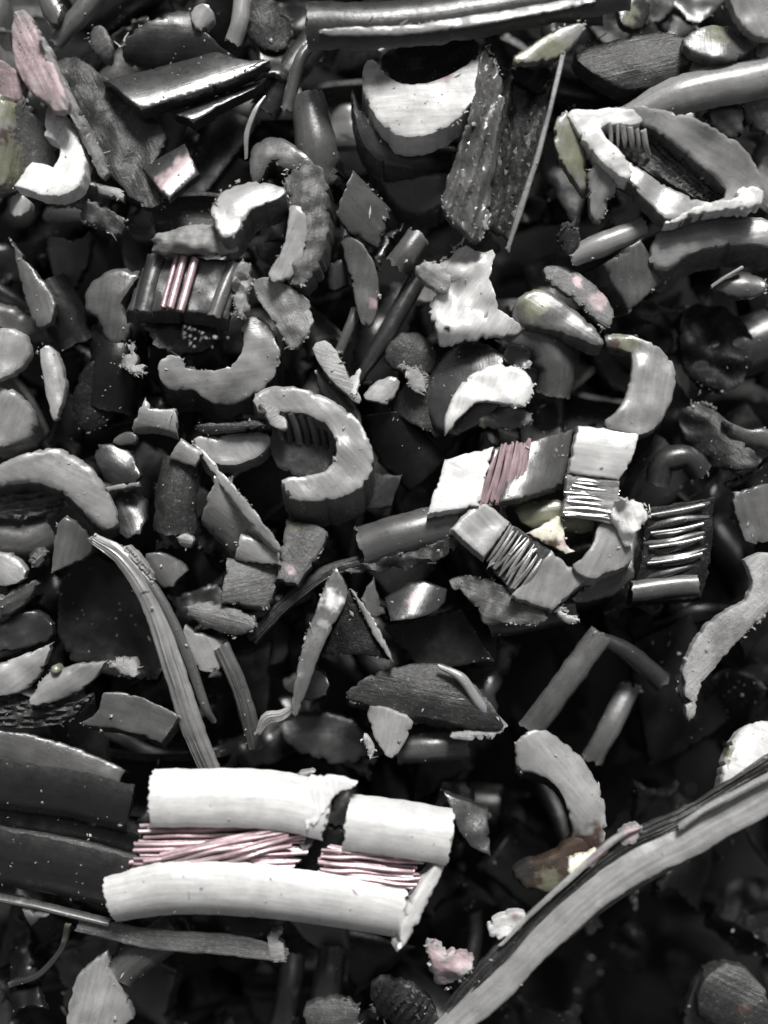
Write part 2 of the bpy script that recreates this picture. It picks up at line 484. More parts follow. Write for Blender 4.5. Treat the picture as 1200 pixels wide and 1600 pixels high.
# a profile drawn along a path in space: tubes, half shells, bars, bent bands, wire strands
def sweep(name, m, pts, prof, n=None, taper=None, roll=0, roll1=None, parent=None, endjag=2.5, wob=1.0, fray=0, fsize=8,
          tint=None, grain=0, sharp=50, fmat=None):
    L_ = sum((Vector(pts[i + 1]) - Vector(pts[i])).length for i in range(len(pts) - 1))
    n = n or max(6, int(L_ / 7))
    path = catmull(pts, n); sd = random.uniform(0, 100)
    path = [p + Vector((nz(p.x, p.y, sd, .015), nz(p.x, p.y, sd + 30, .015), nz(p.x, p.y, sd + 60, .015))) * wob * 2 for p in path]
    V = []; XY = []; VW = []
    np_ = len(prof)
    for i, p in enumerate(path):
        T = (path[min(i + 1, n)] - path[max(i - 1, 0)])
        T = Vector((T.x, -T.y, T.z)).normalized()
        up = Vector((0, 0, 1)); sdv = T.cross(up)
        if sdv.length < .05: sdv = Vector((1, 0, 0))
        sdv.normalize(); up = sdv.cross(T).normalized()
        t = i / n
        rl = math.radians(roll + ((roll1 - roll) * t if roll1 is not None else 0))
        a_ = sdv * math.cos(rl) + up * math.sin(rl); b_ = -sdv * math.sin(rl) + up * math.cos(rl)
        sc = 1.0
        if taper:
            tt = t * (len(taper) - 1); s = min(int(tt), len(taper) - 2); sc = taper[s] + (taper[s + 1] - taper[s]) * (tt - s)
        sc *= 1 + .09 * wob * nz(i * .31, 0, sd + 3, 1) + .05 * wob * nz(i * 1.3, 0, sd + 5, 1)
        for j, (u, v) in enumerate(prof):
            gr = grain * (nz(j * 1.9, t * L_ * .007, sd, 1.0)) if grain else 0
            q = a_ * u * sc + b_ * (v * sc + gr)
            ej = 0
            if i == 0: ej = -endjag * (nz(u, v, sd + 11, .12) * 2 + nz(u, v, sd + 4, .3) * .4)
            if i == n: ej = endjag * (nz(u, v, sd + 21, .12) * 2 + nz(u, v, sd + 8, .3) * .4)
            q = q + T * ej
            XY.append((p.x + q.x, p.y - q.y)); V.append((p.x + q.x, p.y - q.y, p.z + q.z))
            VW.append(W3(*p) + q * (S * (HC - p.z) / HC))
    F = []
    for i in range(n):
        for j in range(np_):
            a = i * np_ + j; b = i * np_ + (j + 1) % np_
            F.append((a, b, b + np_, a + np_))
    bm = bmesh.new()
    vs = [bm.verts.new(v) for v in VW]
    for f in F: bm.faces.new([vs[i] for i in f])
    caps = [bm.faces.new(vs[:np_][::-1]), bm.faces.new(vs[-np_:])]
    bmesh.ops.triangulate(bm, faces=caps)
    bmesh.ops.recalc_face_normals(bm, faces=bm.faces)
    me = bpy.data.meshes.new(name); bm.to_mesh(me); bm.free()
    cum = [0]
    for j in range(np_): cum.append(cum[-1] + math.hypot(prof[(j + 1) % np_][0] - prof[j][0], prof[(j + 1) % np_][1] - prof[j][1]))
    set_flow(me, [(i / n * L_ * S, cum[j] * S, 0) for i in range(n + 1) for j in range(np_)])
    if tint: set_tint(me, tint, XY)
    mm = mat(m, bool(tint)) if isinstance(m, str) else m
    o = finish(me, name, mm, parent, sharp)
    if fray:
        ring = [V[j] for j in range(np_)] + [V[n * np_ + j] for j in range(np_)]
        bme = burr_mesh(ring, fray, fsize)
        key = m[0] if isinstance(m, str) else 'L'
        if bme: finish(bme, 'burr', mat(fmat or {'K': 'Mt', 'C': 'Mt', 'D': random.choice(['Mt', 'Lt'])}.get(key, 'Lt' if key in 'ML' else key + 't')), o)
    return o
def Q(name, label, m, pts, prof, **kw):
    o = sweep(name, m, pts, prof, **kw)
    c, g_ = GROUPS[name]
    return tag(o, label, c, g_)

def strand(parent, pts, r=4.5, m=None, n=None):
    return sweep('strand', m or COPPER, pts, prof_round(r, 8), n=n, parent=parent, endjag=1.2, wob=.6)

# ------------------------------------------------------------------ ground under the heap
def ground():
    n = 40; V = []; F = []
    for j in range(n + 1):
        for i in range(n + 1):
            x = (i / n - .5) * 2; y = (j / n - .5) * 2
            V.append((x * .9, y * .9, -520 * S + .001 * noise.noise(Vector((x * 40, y * 40, 0)))))
    for j in range(n):
        for i in range(n):
            a = j * (n + 1) + i; F.append((a, a + 1, a + n + 2, a + n + 1))
    me = bpy.data.meshes.new('ground'); me.from_pydata(V, [], F)
    o = finish(me, 'ground', mk('dark_ground', (.012, .012, .012), .9, .5, 600, .3, spec=.1))
    o['kind'] = 'structure'
ground()

# ------------------------------------------------------------------ the pieces, top left
P('sheath_strip', 'pink stained tapering strip pointing up into the top left corner', 'Lt', 95,
  [(8, 10), (34, 2), (66, 62), (98, 130), (118, 178), (96, 184), (66, 158), (38, 134), (14, 90)], g=(.3, -.2), bend=(-62, 8),
  ridge=(-62, 13, 1.6), tint=[(45, 60, 55, 'P'), (85, 130, 50, 'P'), (40, 95, 35, 'P')], fray=10)
P('plastic_chip', 'white hooked chip with a square notch, below the pink strip', 'W', 78,
  [(68, 150, 1), (98, 168), (120, 205), (136, 262), (122, 298), (84, 314), (26, 294, 1), (52, 254, 1), (84, 262, 1), (94, 244), (92, 222), (68, 210, 1)],
  g=(-.12, -.25), ext=(4, 8, -26), bend=(70, 9), tint=[(80, 160, 24, 'P')], fray=6)
P('sheath_strip', 'thin pale torn rim running down beside the white hooked chip', 'Lt', 84,
  [(60, 50), (74, 58), (108, 140), (146, 212), (168, 262), (152, 276), (136, 240), (106, 176), (80, 110)], g=(-.5, 0), ridge=(-60, 9, 1.8), jag=1.6, fray=24, r=2)
P('plastic_chip', 'pink faced crumpled chip at the left edge under the pink strip', 'Lt', 70, [(-20, 88), (18, 100), (36, 128), (30, 158), (-20, 165)],
  tint=[(8, 118, 60, 'P')], fray=8)
P('plastic_chip', 'olive tinted flat chip cut by the left edge, upper corner', 'L', 88,
  [(-25, 140), (14, 150), (22, 200), (14, 262), (4, 290), (-25, 300)], g=(-.5, 0), ext=(18, 0, -30), wall='Mt',
  tint=[(2, 170, 40, 'O'), (2, 250, 50, 'O'), (4, 208, 22, 'B')])
P('torn_scrap', 'grey frayed scrap between the olive chip and the white hooked chip', 'Mt', 60,
  [(28, 150), (50, 160), (62, 190), (90, 226), (82, 262), (48, 256), (30, 290), (16, 250)], jag=2.5, fray=22)
P('torn_scrap', 'large dark rough slab lying diagonally right of the white hooked chip', 'Dt', 30,
  [(70, 70), (120, 80), (178, 128), (216, 168), (250, 188), (262, 220), (240, 262), (262, 318), (236, 338), (192, 296), (152, 248), (112, 168)],
  g=(.1, -.2), lump=(5, .03), jag=2, fray=24, ext=(0, 0, -30))
P('sheath_shell', 'broad dark grey pipe shell with a bright lengthwise gloss line, top left', 'Ds', 66,
  [(154, 118, 1), (240, 92), (330, 62, 1), (372, 84), (420, 84, 1), (392, 106), (320, 140), (222, 176, 1), (196, 152), (176, 130)], g=(-.2, .0), bend=(19, 17, .8), jag=.5, lump=(1, .02), ext=(0, 6, -30), fray=6)
P('sheath_shell', 'narrow grey lip of a second shell tucked under the broad pipe shell', 'Ds', 44,
  [(272, 178, 1), (330, 148), (400, 116), (412, 124), (350, 160), (304, 196, 1)], g=(-.22, -.1), bend=(24, 10, .7), jag=.5, ext=(0, 6, -26))
P('plastic_chip', 'small square curved chip with a painted pinkish gloss band, left of centre top', 'Ds', 78,
  [(218, 256, 1), (285, 217, 1), (311, 270, 1), (266, 316, 1)], g=(0, -.42), bend=(54, 15, .25), jag=.4, sm=0, lump=(.6, .02), ext=(0, 4, -12), tint=[(262, 288, 15, 'P'), (272, 272, 15, 'P'), (284, 256, 15, 'P')])  # pink highlight band painted into the colour
P('plastic_chip', 'dark lens shaped chip with a torn pale upper edge, near the top edge left', 'D', 20,
  [(200, 52), (236, 28), (292, 4), (306, 36), (344, 70), (384, 98), (300, 112), (216, 98), (182, 84)], g=(0, .2), fray=26, jag=1.6)
P('plastic_chip', 'small pale squarish chip near the top edge above the dark lens', 'L', 34, [(296, 10), (322, 2), (338, 22), (318, 46), (300, 42)], g=(.2, -.1))
P('sheath_strip', 'short grey strip at the very top left corner', 'M', 30, [(56, -20), (84, -20), (102, 14), (84, 44), (62, 20)], g=(.2, 0), bend=(-60, 6))
Q('sheath_strip', 'rounded grey finger slanting up to the top edge', 'M', [(84, 66, 10), (116, 24, 16), (160, -30, 12)], prof_arc(17, 5, -100, 100), taper=[.7, 1, 1], endjag=3)
P('plastic_chip', 'knobbly grey lump beside the rounded finger strip at the top', 'Mt', 14, [(140, 40), (160, 36), (176, 64), (172, 96), (152, 90), (138, 66)], dish=-10, fray=8)
Q('sheath_strip', 'upright pale narrow strip at the top edge, right of the dark lens', 'L', [(362, 66, 24), (372, 30, 30), (378, -10, 26)], prof_arc(14, 5, -90, 90), endjag=4)
P('torn_scrap', 'ragged dark scrap behind the upright strip at the top', 'Dt', -6, [(384, -10), (430, -10), (460, 40), (440, 80), (404, 76), (380, 40)], jag=2, fray=16)
P('torn_scrap', 'pale rough rectangle below the white hooked chip', 'Lt', 52, [(148, 284, 1), (196, 296, 1), (192, 314, 1), (150, 300, 1)], g=(0, -.2), fray=6)
P('torn_scrap', 'ragged grey crumpled scrap with bright torn edges beneath the pale rectangle', 'Mt', 36,
  [(114, 308), (160, 316), (176, 330), (204, 350), (184, 370), (152, 352), (128, 346)], jag=2.4, fray=34, lump=(5, .06))
P('plastic_chip', 'small pale chip near the left edge below the white hooked chip', 'L', 40, [(14, 298), (34, 300), (52, 322), (26, 344), (10, 328)], g=(-.2, -.1))
P('plastic_chip', 'long dark flat slab running diagonally behind the light arches', 'D', -40, [(388, 130, 1), (404, 190, 1), (306, 330, 1), (268, 350, 1), (312, 190, 1)], g=(.2, -.3), ext=(0, 0, -30))
P('plastic_chip', 'dark slanted plate under the left rough slab', 'D', -50, [(60, 360), (120, 380), (150, 350), (130, 440), (90, 460)], g=(.3, .1))

# light arches, left of centre
P('ring_offcut', 'pale arched ring end standing at the top of the ragged cluster', 'L', 100,
  [(328, 330), (344, 294), (392, 274), (442, 288), (446, 302), (420, 316), (388, 328), (374, 368), (352, 378), (332, 348)], g=(-.05, -.35), bend=(20, 6), ext=(4, 26, -50), wall='Mt', fray=22)
P('torn_scrap', 'lumpy light grey torn band above the chip with pink rods', 'Lt', 92,
  [(236, 368), (284, 350), (322, 343), (360, 360), (376, 388), (350, 398), (300, 392), (238, 396)], lump=(7, .05), jag=2, fray=22, g=(0, -.1))
t = thing('plastic_chip', 'dark glossy chip with two pink copper rods and one bright rib', 'plastic chip', 290, 442, 60, 'cut grey plastic chips in the heap')
plate('base_plate', 'Ds', 68, [(196, 488, 1), (228, 394, 1), (382, 406, 1), (356, 498, 1), (300, 488, 1)], g=(0, -.22), ext=(-4, 14, -34), bend=(72, 9), parent=t, wall='Dt', fray=10, sm=0)
for a, b in (((266, 482, 90), (288, 402, 68)), ((282, 486, 91), (305, 404, 69))): strand(t, [a, b], 6.5)
strand(t, [(255, 480, 84), (277, 400, 62)], 4.5)
sweep('rib', 'Ms', [(334, 492, 90), (348, 452, 80), (366, 408, 66)], prof_arc(11, 4, -90, 90), parent=t)
sweep('rib', 'Ds', [(222, 484, 80), (246, 398, 60)], prof_arc(17, 4, -80, 80), parent=t)
P('torn_scrap', 'bright frayed crumbs at the right end of the chip with pink rods', 'Lt', 76, [(366, 418), (384, 406), (398, 428), (384, 460), (392, 488), (374, 500), (362, 470)], jag=2, fray=60, bend=(80, 2), lump=(5, .08))
P('ring_offcut', 'rough grey ring segment bending down right of the pale arched ring end', 'Mt', 70,
  [(440, 262), (488, 248), (512, 272), (516, 350), (500, 420), (470, 452), (436, 438), (420, 424), (446, 390), (452, 330), (446, 300)],
  jag=2.2, lump=(5, .04), ext=(6, 10, -50), fray=46, g=(-.1, -.1))
P('ring_offcut', 'smooth pale inner band of the rough ring segment, its left half', 'L', 82,
  [(450, 318), (474, 320), (482, 352), (474, 408), (452, 440), (424, 442), (416, 426), (442, 392), (450, 352)], g=(.1, -.1), fray=8)
P('plastic_chip', 'pale dappled plate between the rough ring segment and the lower open ring', 'Lt', 64,
  [(384, 442), (418, 430), (462, 450), (490, 474), (488, 516), (456, 552), (436, 516)], lump=(4, .04), g=(.1, .05), fray=24)
P('ring_offcut', 'light grey lower ring open at the top with a dark hollow', 'L', 46,
  [(244, 572), (258, 554), (284, 556), (290, 576), (330, 580), (364, 572), (382, 540), (374, 500), (402, 488), (432, 520), (442, 560), (420, 602), (380, 626), (338, 634), (312, 620), (300, 606), (270, 612), (250, 596)],
  ext=(2, 30, -60), wall='Dt', g=(0, -.15), lump=(3, .03), fray=18)
P('torn_scrap', 'dark torn flap hanging under the chip with pink rods', 'Dt', 30, [(220, 500), (260, 492), (330, 500), (340, 540), (290, 556), (246, 552)], lump=(8, .04), jag=2, fray=24, fmat='Dt')
P('torn_scrap', 'bright crumbly fray left of the lower open ring', 'Lt', 40, [(194, 540), (206, 528), (216, 560), (232, 582), (206, 586), (188, 572)], jag=3, fray=36)
P('plastic_chip', 'grey bow tie shaped blob left of the chip with pink rods', 'M', 24,
  [(126, 468), (142, 430), (186, 414), (224, 424), (196, 462), (188, 478), (208, 512), (192, 542), (164, 536), (148, 492), (132, 488)], g=(.1, 0), dish=-14, r=7)
Q('sheath_shell', 'dark rounded shell behind the pale rim left of the light cup', 'K', [(160, 640, 10), (180, 560, 20), (170, 500, 0)], prof_arc(46, 8, -85, 85))

# ------------------------------------------------------------------ top centre
P('sheath_strip', 'pale narrow cut edge of the long black bar along the top', 'L', 110, [(496, 44), (560, 42), (640, 40), (720, 26), (800, 12), (930, -14), (934, 2), (800, 30), (720, 44), (640, 54), (560, 56), (500, 54)],
  g=(0, -.2), ext=(0, -6, -26), jag=.5, fray=16)
Q('sheath_shell', 'long black bar of sheath along the top edge', 'D', [(478, 26, 96), (640, 22, 100), (800, -4, 96), (980, -36, 92)], prof_arc(44, 8, -70, 70), roll=12)
P('ring_offcut', 'bright white crescent cup with a dark hollow, top centre', 'W', 70,
  [(563, 118), (570, 86), (582, 78), (596, 96), (606, 116), (640, 132), (690, 122), (730, 100), (754, 78), (759, 110), (746, 150), (716, 194), (670, 216), (626, 218), (592, 192), (570, 152)],
  g=(.16, -.22), bend=(0, 4), ext=(0, 20, -36), lump=(2, .02), tint=[(598, 118, 11, 'P'), (696, 118, 9, 'P')], fray=18, r=4)
P('ring_offcut', 'shade-coloured rounded wall of the hollow behind the white crescent cup', 'Kt', 30, [(590, 100), (610, 74), (680, 56), (752, 70), (740, 118), (690, 140), (630, 140)], dish=22, lump=(6, .04))  # black colour stands for the shadow inside the cup
P('ring_offcut', 'second crescent of a dark grey pipe below the white crescent cup', 'D', 24,
  [(548, 130), (562, 180), (596, 222), (640, 238), (716, 212), (724, 246), (660, 266), (604, 262), (572, 244), (552, 200)], g=(-.5, -.2), ext=(0, 22, -40), r=8)
P('ring_offcut', 'third crescent of a grey pipe, lowest of the stacked crescents', 'M', -8,
  [(580, 250), (640, 272), (706, 264), (704, 300), (694, 328), (640, 334), (606, 312)], g=(.1, .3), ext=(0, 14, -50), r=7, fray=5)
P('torn_scrap', 'fibrous grey bundle with lengthwise grooves right of the white crescent cup', 'M', 88,
  [(752, 66), (780, 96), (792, 160), (780, 232), (770, 300), (758, 378), (728, 368), (686, 322), (704, 262), (728, 196), (744, 136)],
  g=(0, -.05), bend=(76, 12), ridge=(76, 24, 8), lump=(5, .02), jag=1.4, fray=50, ext=(0, 0, -40), step=4.0)
P('torn_scrap', 'dark fibrous flap right of the grooved grey bundle', 'Dt', 56,
  [(776, 96), (820, 104), (868, 130), (856, 220), (826, 300), (800, 384, 1), (780, 360), (756, 370), (766, 240)], g=(.05, -.1), bend=(76, 8), ridge=(76, 22, 7), jag=2, fray=22)
Q('sheath_strip', 'thin pale blade standing on edge right of the fibrous flap', 'Lt', [(880, 80, 100), (862, 160, 108), (838, 250, 108), (812, 330, 104), (795, 388, 96)], prof_rect(8, 30, 2), taper=[1, .8, 1, 1.2, .7], fray=16)
P('plastic_chip', 'grey tilted square chip below the dark hollow, centre top', 'M', 26, [(524, 332, 1), (552, 268, 1), (612, 324, 1), (590, 384, 1), (540, 360, 1)], g=(-.35, .1), bend=(-45, 10), fray=6)
Q('ring_offcut', 'upright grey pipe piece left of the stacked crescents', 'M', [(496, 276, 10), (492, 220, 24), (478, 140, 10)], prof_arc(34, 7, -80, 80), taper=[1, 1, .8])
P('ring_offcut', 'grey arch lying left of the upright grey pipe piece', 'M', 30, [(396, 300), (384, 250), (398, 214), (432, 206), (472, 232), (498, 262), (470, 270), (438, 262), (420, 250), (412, 280)], g=(.1, -.2), ext=(0, 14, -50), r=6)
Q('sheath_strip', 'thin curved pale sliver above the grey arch', 'L', [(384, 246, 36), (384, 208, 40), (398, 172, 38), (414, 150, 30)], prof_rect(8, 16, 2), taper=[.6, 1, 1, .4])
Q('sheath_strip', 'dark slanting sheath strip behind the thin curved sliver', 'Ds', [(410, 170, -10), (450, 110, -4), (500, 50, -20)], prof_arc(26, 6, -80, 80))
Q('sheath_strip', 'slim grey strip pointing up right, left of the white crescent cup', 'M', [(448, 170, 6), (466, 96, 14), (482, 70, 10)], prof_arc(10, 4, -90, 90), endjag=5, tint=[(441, 134, 9, 'P')], fray=8)
Q('plastic_chip', 'small grey half pipe below the stacked crescents', 'M', [(616, 416, 30), (636, 390, 36), (656, 364, 30)], prof_arc(20, 5, -90, 90), endjag=3, fray=8)
P('torn_scrap', 'pale pointed flake web with a painted pinhole, upper right of centre', 'Ws', 62,
  [(648, 420), (694, 408), (722, 374), (752, 392), (776, 388), (768, 424), (766, 446), (786, 492), (830, 508), (800, 524), (740, 528), (690, 546), (680, 512), (666, 478), (690, 452)],
  lump=(12, .025), jag=1.8, fray=46, g=(.1, -.12), bend=(56, 26), tint=[(700, 515, 6, 'K')])  # pinhole is only a black spot, its shade painted on
P('torn_scrap', 'small grey torn leaf at the upper left of the pale flake web', 'Lt', 84, [(644, 420), (672, 406), (704, 420), (706, 452), (684, 456), (662, 440)], lump=(4, .05), jag=2, fray=16)
P('plastic_chip', 'dark little square chip left of the upright curved strip', 'D', -10, [(506, 412, 1), (536, 404, 1), (546, 444, 1), (516, 456, 1)])
P('sheath_strip', 'upright curved grey strip with a pale belly, centre top', 'Ms', 24, [(530, 364), (562, 374), (588, 412), (594, 470), (580, 516), (560, 500), (552, 450), (540, 410)], bend=(80, 12), g=(.2, 0), tint=[(583, 472, 10, 'P')])
Q('sheath_strip', 'long dark stick slanting down left from the pale flake web', 'D', [(556, 600, -6), (604, 520, 4), (660, 420, -10)], prof_arc(15, 5, -90, 90), taper=[.5, 1, 1])
Q('sheath_strip', 'short thin grey sliver left of the long dark stick', 'M', [(530, 548, 0), (546, 510, 6), (556, 480, 0)], prof_arc(8, 3, -90, 90), fray=4)

# ------------------------------------------------------------------ top right
P('plastic_chip', 'olive leaf shaped chip at the upper right of the top bar', 'L', 104,
  [(796, 96), (826, 74), (866, 44), (914, 28), (918, 36), (898, 66), (876, 86), (846, 96), (812, 104)], g=(-.1, -.2), tint=[(850, 66, 42, 'O'), (806, 92, 22, 'O')], fray=14)
P('torn_scrap', 'black torn curl under the olive leaf chip', 'Kt', 70, [(800, 100), (850, 96), (870, 110), (850, 150), (810, 130)], lump=(6, .05), fray=18)
P('plastic_chip', 'dark speckled half round slab in the upper right', 'Dt', 60,
  [(892, 84), (918, 66), (980, 50), (1050, 40), (1088, 66), (1084, 96), (1050, 124), (1008, 140), (970, 140), (930, 120)], g=(0, -.2), jag=1.4, ext=(0, 10, -34), fray=12)
Q('sheath_shell', 'long pale grey bar entering from the right edge', 'L', [(984, 176, 74), (1060, 142, 84), (1140, 122, 84), (1230, 104, 80)], prof_arc(33, 7, -80, 80), taper=[.6, 1, 1, 1], roll=6)
P('plastic_chip', 'round grey chip with an olive blot near the top right corner', 'M', 80,
  [(1062, 66), (1084, 44), (1130, 30), (1172, 50), (1184, 66), (1160, 88), (1120, 96), (1086, 88)], dish=-8, tint=[(1120, 50, 20, 'O')], ext=(0, 6, -20))
P('plastic_chip', 'pale split chip in the top right corner', 'L', 96, [(1132, -20), (1220, -20), (1220, 56), (1186, 60), (1154, 40)], g=(-.2, -.1), bend=(-60, 8), lump=(3, .03))
P('torn_scrap', 'grey wedge below the pale split chip on the right edge', 'M', 66, [(1176, 70), (1220, 50), (1220, 100), (1186, 96)])
P('sheath_strip', 'dull olive grey upright strip at the top edge, right of the leaf chip', 'D', 10, [(962, -10), (1022, -10), (1012, 40), (980, 48), (966, 30)], tint=[(984, 22, 14, 'O')])
P('plastic_chip', 'dark tile shaped plate behind the hollow boat shaped piece on the right', 'D', 50, [(1094, 182), (1134, 146, 1), (1166, 166), (1160, 210, 1), (1136, 218)], g=(.1, 0))
P('torn_scrap', 'bright torn flecked scrap on the right edge beside the dark tile', 'Mt', 46, [(1160, 150), (1220, 140), (1220, 210), (1184, 200), (1166, 190)], fray=26, jag=2.5)
t = thing('ring_offcut', 'hollow boat shaped pale piece with a dark grooved channel, right of the top', 'ring offcut', 1040, 250, 70, 'curled ring offcuts in the heap')
plate('floor', 'Dt', 58, [(930, 196), (1020, 200), (1080, 230), (1150, 296), (1110, 322), (1050, 290), (980, 250)], ridge=(-40, 9, 3.5), ext=(0, 0, -26), parent=t, step=4.5)
plate('rim', 'W', 96, [(884, 168), (932, 168), (984, 162), (1014, 184), (990, 196), (950, 192), (936, 202), (976, 240), (990, 272), (976, 284), (936, 250), (900, 206)], g=(0, -.1), ext=(0, 8, -34), parent=t, fray=24, lump=(4, .03), r=5)
for i in range(6):
    x = 952 + i * 11
    sweep('rib', 'Ls', [(x + random.uniform(-2, 2), 192 + i * 2.2, 88), (x + 2, 214 + i * 2.4, 80), (x + 4 + random.uniform(-3, 3), 240 - i * .5 + random.uniform(-8, 4), 64)], prof_round(random.uniform(3, 5.4), 8), taper=[1, .9, random.uniform(.3, .8)], parent=t)
plate('shell_wall', 'L', 82, [(872, 178), (930, 170), (985, 164), (1060, 180), (1112, 204), (1166, 240), (1192, 284), (1184, 326), (1130, 328), (1090, 338), (1044, 352), (1010, 318), (984, 290), (936, 250), (904, 212, 1),
    (940, 206, 1), (985, 254), (1040, 290), (1100, 318), (1142, 306), (1104, 266), (1052, 226), (1012, 196), (950, 190), (934, 200, 1), (896, 200, 1)],
      bend=(-34, -26), ext=(0, 8, -40), parent=t, lump=(4, .02), wall='M', fray=24, r=4)
plate('end_lip', 'W', 98, [(1036, 346), (1076, 328), (1116, 312), (1150, 312), (1156, 290), (1180, 290), (1196, 302), (1188, 326), (1130, 326), (1090, 332), (1044, 352)], ext=(0, 6, -30), parent=t, jag=1.6, fray=26, lump=(3, .03))
P('ring_offcut', 'olive tinted oval cheek at the left end of the hollow boat shaped piece', 'L', 84,
  [(862, 206), (872, 178), (886, 166), (900, 186), (914, 226), (920, 262), (922, 304), (892, 276), (870, 244)], g=(-.4, 0), tint=[(892, 236, 52, 'O')], bend=(75, 10), r=5, ext=(6, 6, -30))
P('torn_scrap', 'drooping pale tail below the olive tinted oval cheek', 'L', 74, [(916, 266), (940, 254), (960, 270), (966, 296), (948, 320), (946, 346), (924, 342), (922, 304)], bend=(70, 8), fray=28)
Q('sheath_strip', 'short pale rounded bar below the drooping tail', 'L', [(890, 400, 50), (944, 376, 56), (1010, 350, 46)], prof_arc(20, 6, -95, 95), roll=10, taper=[.8, 1, .9], fray=10)
P('ring_offcut', 'broad pale arch at the right edge below the hollow boat shaped piece', 'L', 58,
  [(1012, 402), (1022, 370), (1046, 346), (1094, 330), (1150, 334), (1220, 340), (1220, 392), (1180, 380), (1130, 384), (1080, 394), (1046, 424), (1024, 420)], g=(0, -.1), bend=(10, 14), r=7, ext=(0, 26, -54), wall='Mt')
P('torn_scrap', 'frayed dark crumb above the short rounded bar', 'Dt', 60, [(868, 352), (896, 346), (912, 372), (894, 398), (876, 384)], fray=30, jag=2)

# ------------------------------------------------------------------ centre right
P('ring_offcut', 'olive topped grey crescent right of the pale flake web', 'M', 66,
  [(798, 494), (808, 464), (832, 448), (860, 452), (892, 476), (930, 510), (948, 542), (920, 540), (870, 516), (828, 514)], g=(0, -.25), tint=[(838, 470, 26, 'O')], ext=(0, 10, -40), r=6)
P('ring_offcut', 'rough speckled band with pink flecks above the olive topped crescent', 'Mt', 58,
  [(850, 410), (888, 410), (922, 432), (950, 466), (960, 500), (944, 520), (914, 484), (880, 454), (854, 436)], g=(.1, -.3), tint=[(904, 438, 9, 'P'), (936, 470, 15, 'P')], jag=1.6, fray=14)
P('plastic_chip', 'squarish grey block chip below the short rounded bar', 'M', 50, [(944, 412, 1), (1000, 374, 1), (1040, 436, 1), (984, 488, 1)], g=(-.05, .15), ext=(-24, 6, -44), wall='Dt', sm=0, r=4, fray=5)
P('ring_offcut', 'light grey hook shaped ring curling down, right of centre', 'L', 74,
  [(944, 524), (950, 520, 1), (986, 520), (1026, 534), (1056, 562), (1062, 590), (1052, 626), (1032, 664), (1000, 684), (952, 672), (940, 660), (968, 640), (984, 600), (990, 562), (982, 546), (950, 542)],
  g=(-.1, -.1), ext=(6, 4, -50), wall='M', bend=(80, 12), tint=[(966, 534, 15, 'B'), (978, 530, 22, 'O')], r=6, lump=(4, .03))
t = thing('ring_offcut', 'bright white bent end with striped copper grooves under the hook shaped ring', 'ring offcut', 938, 735, 80, 'curled ring offcuts in the heap')
plate('upper_face', 'Ws', 88, [(904, 664, 1), (1000, 676, 1), (988, 720), (968, 750, 1), (888, 740, 1)], g=(0, -.1), bend=(-8, 7), ext=(0, 0, -30), parent=t, fray=12)
plate('lower_face', 'Lt', 74, [(886, 742, 1), (968, 750, 1), (968, 780), (962, 820, 1), (880, 806, 1)], g=(0, .2), ridge=(-5, 16, 2), ext=(0, 0, -26), parent=t)
for i in range(6):
    y = 746 + i * 11
    e = random.uniform
    for q in range(2):
        sweep('strand', TINNED, [(886 - i * .7 + e(-4, 8), y - 2 + q * 5 + e(-2, 2), 77 - i * 1.5), (926 + e(-8, 8), y + 2 + q * 5 + e(-2.5, 2.5), 79 - i * 1.5 + e(-2, 2)), (966 - i * .5 - e(-2, 16), y + 6 + q * 5 + e(-2.5, 2), 76 - i * 1.5)],
              prof_round(e(2.0, 3.6), 7), taper=[e(.4, 1), 1, e(.7, 1.1), e(.3, 1)], parent=t, wob=1)
t = thing('sheath_shell', 'white half shell with a pink copper bundle across its middle', 'sheath shell', 785, 735, 60, 'curved shells of cable sheath in the heap')
plate('left_face', 'Ws', 64, [(666, 804, 1), (696, 718, 1), (772, 698, 1), (748, 790, 1)], g=(.05, -.3), ext=(0, 8, -30), parent=t, sm=0, fray=4)
plate('right_face', 'Ms', 60, [(808, 696, 1), (902, 668, 1), (886, 756, 1), (800, 782, 1), (780, 784, 1)], g=(0, -.42), bend=(73, 20, -.45), ext=(0, 8, -30), parent=t, sm=0, fray=3)
plate('bed', 'Dt', 48, [(756, 702, 1), (826, 690, 1), (806, 782, 1), (746, 792, 1)], ext=(0, 0, -20), parent=t, sm=0)
for i in range(7):
    for q in range(2):
        e = random.uniform; f = i + q * .5
        sweep('strand', COPPER, [(752 + f * 8.4 + e(-2, 2), 788 - f * 1.2 + e(-4, 4), 66 + e(-2, 3)), (763 + f * 8.6 + e(-2, 2), 742, 63 + e(-2, 4)), (774 + f * 8.2 + e(-2, 2), 699 - f * 2 + e(-4, 5), 54 + e(-2, 2))],
              prof_round(e(2.6, 4.2), 7), taper=[e(.7, 1), 1, 1, e(.6, 1)], parent=t, wob=1)
P('ring_offcut', 'dark grey disc with a smooth face left of the olive topped crescent', 'Ds', 46, [(662, 640), (668, 590), (694, 546), (740, 524), (790, 548), (806, 600), (770, 650), (700, 690)], dish=-14, r=6, ext=(0, 0, -36))
P('plastic_chip', 'bright white claw crescent resting on the dark grey disc', 'W', 84,
  [(692, 686), (696, 640), (724, 592), (766, 566), (812, 566), (836, 594), (834, 620), (812, 640), (786, 630), (752, 626), (728, 640), (706, 668)], g=(0, -.2), dish=-9, lump=(4, .03), r=5, fray=20)
P('torn_scrap', 'torn dark curl below the white claw crescent with an olive crumb', 'Mt', 56, [(736, 640), (780, 634), (830, 640), (836, 664), (790, 670), (748, 668)], lump=(8, .04), fray=24, tint=[(744, 664, 12, 'O')])
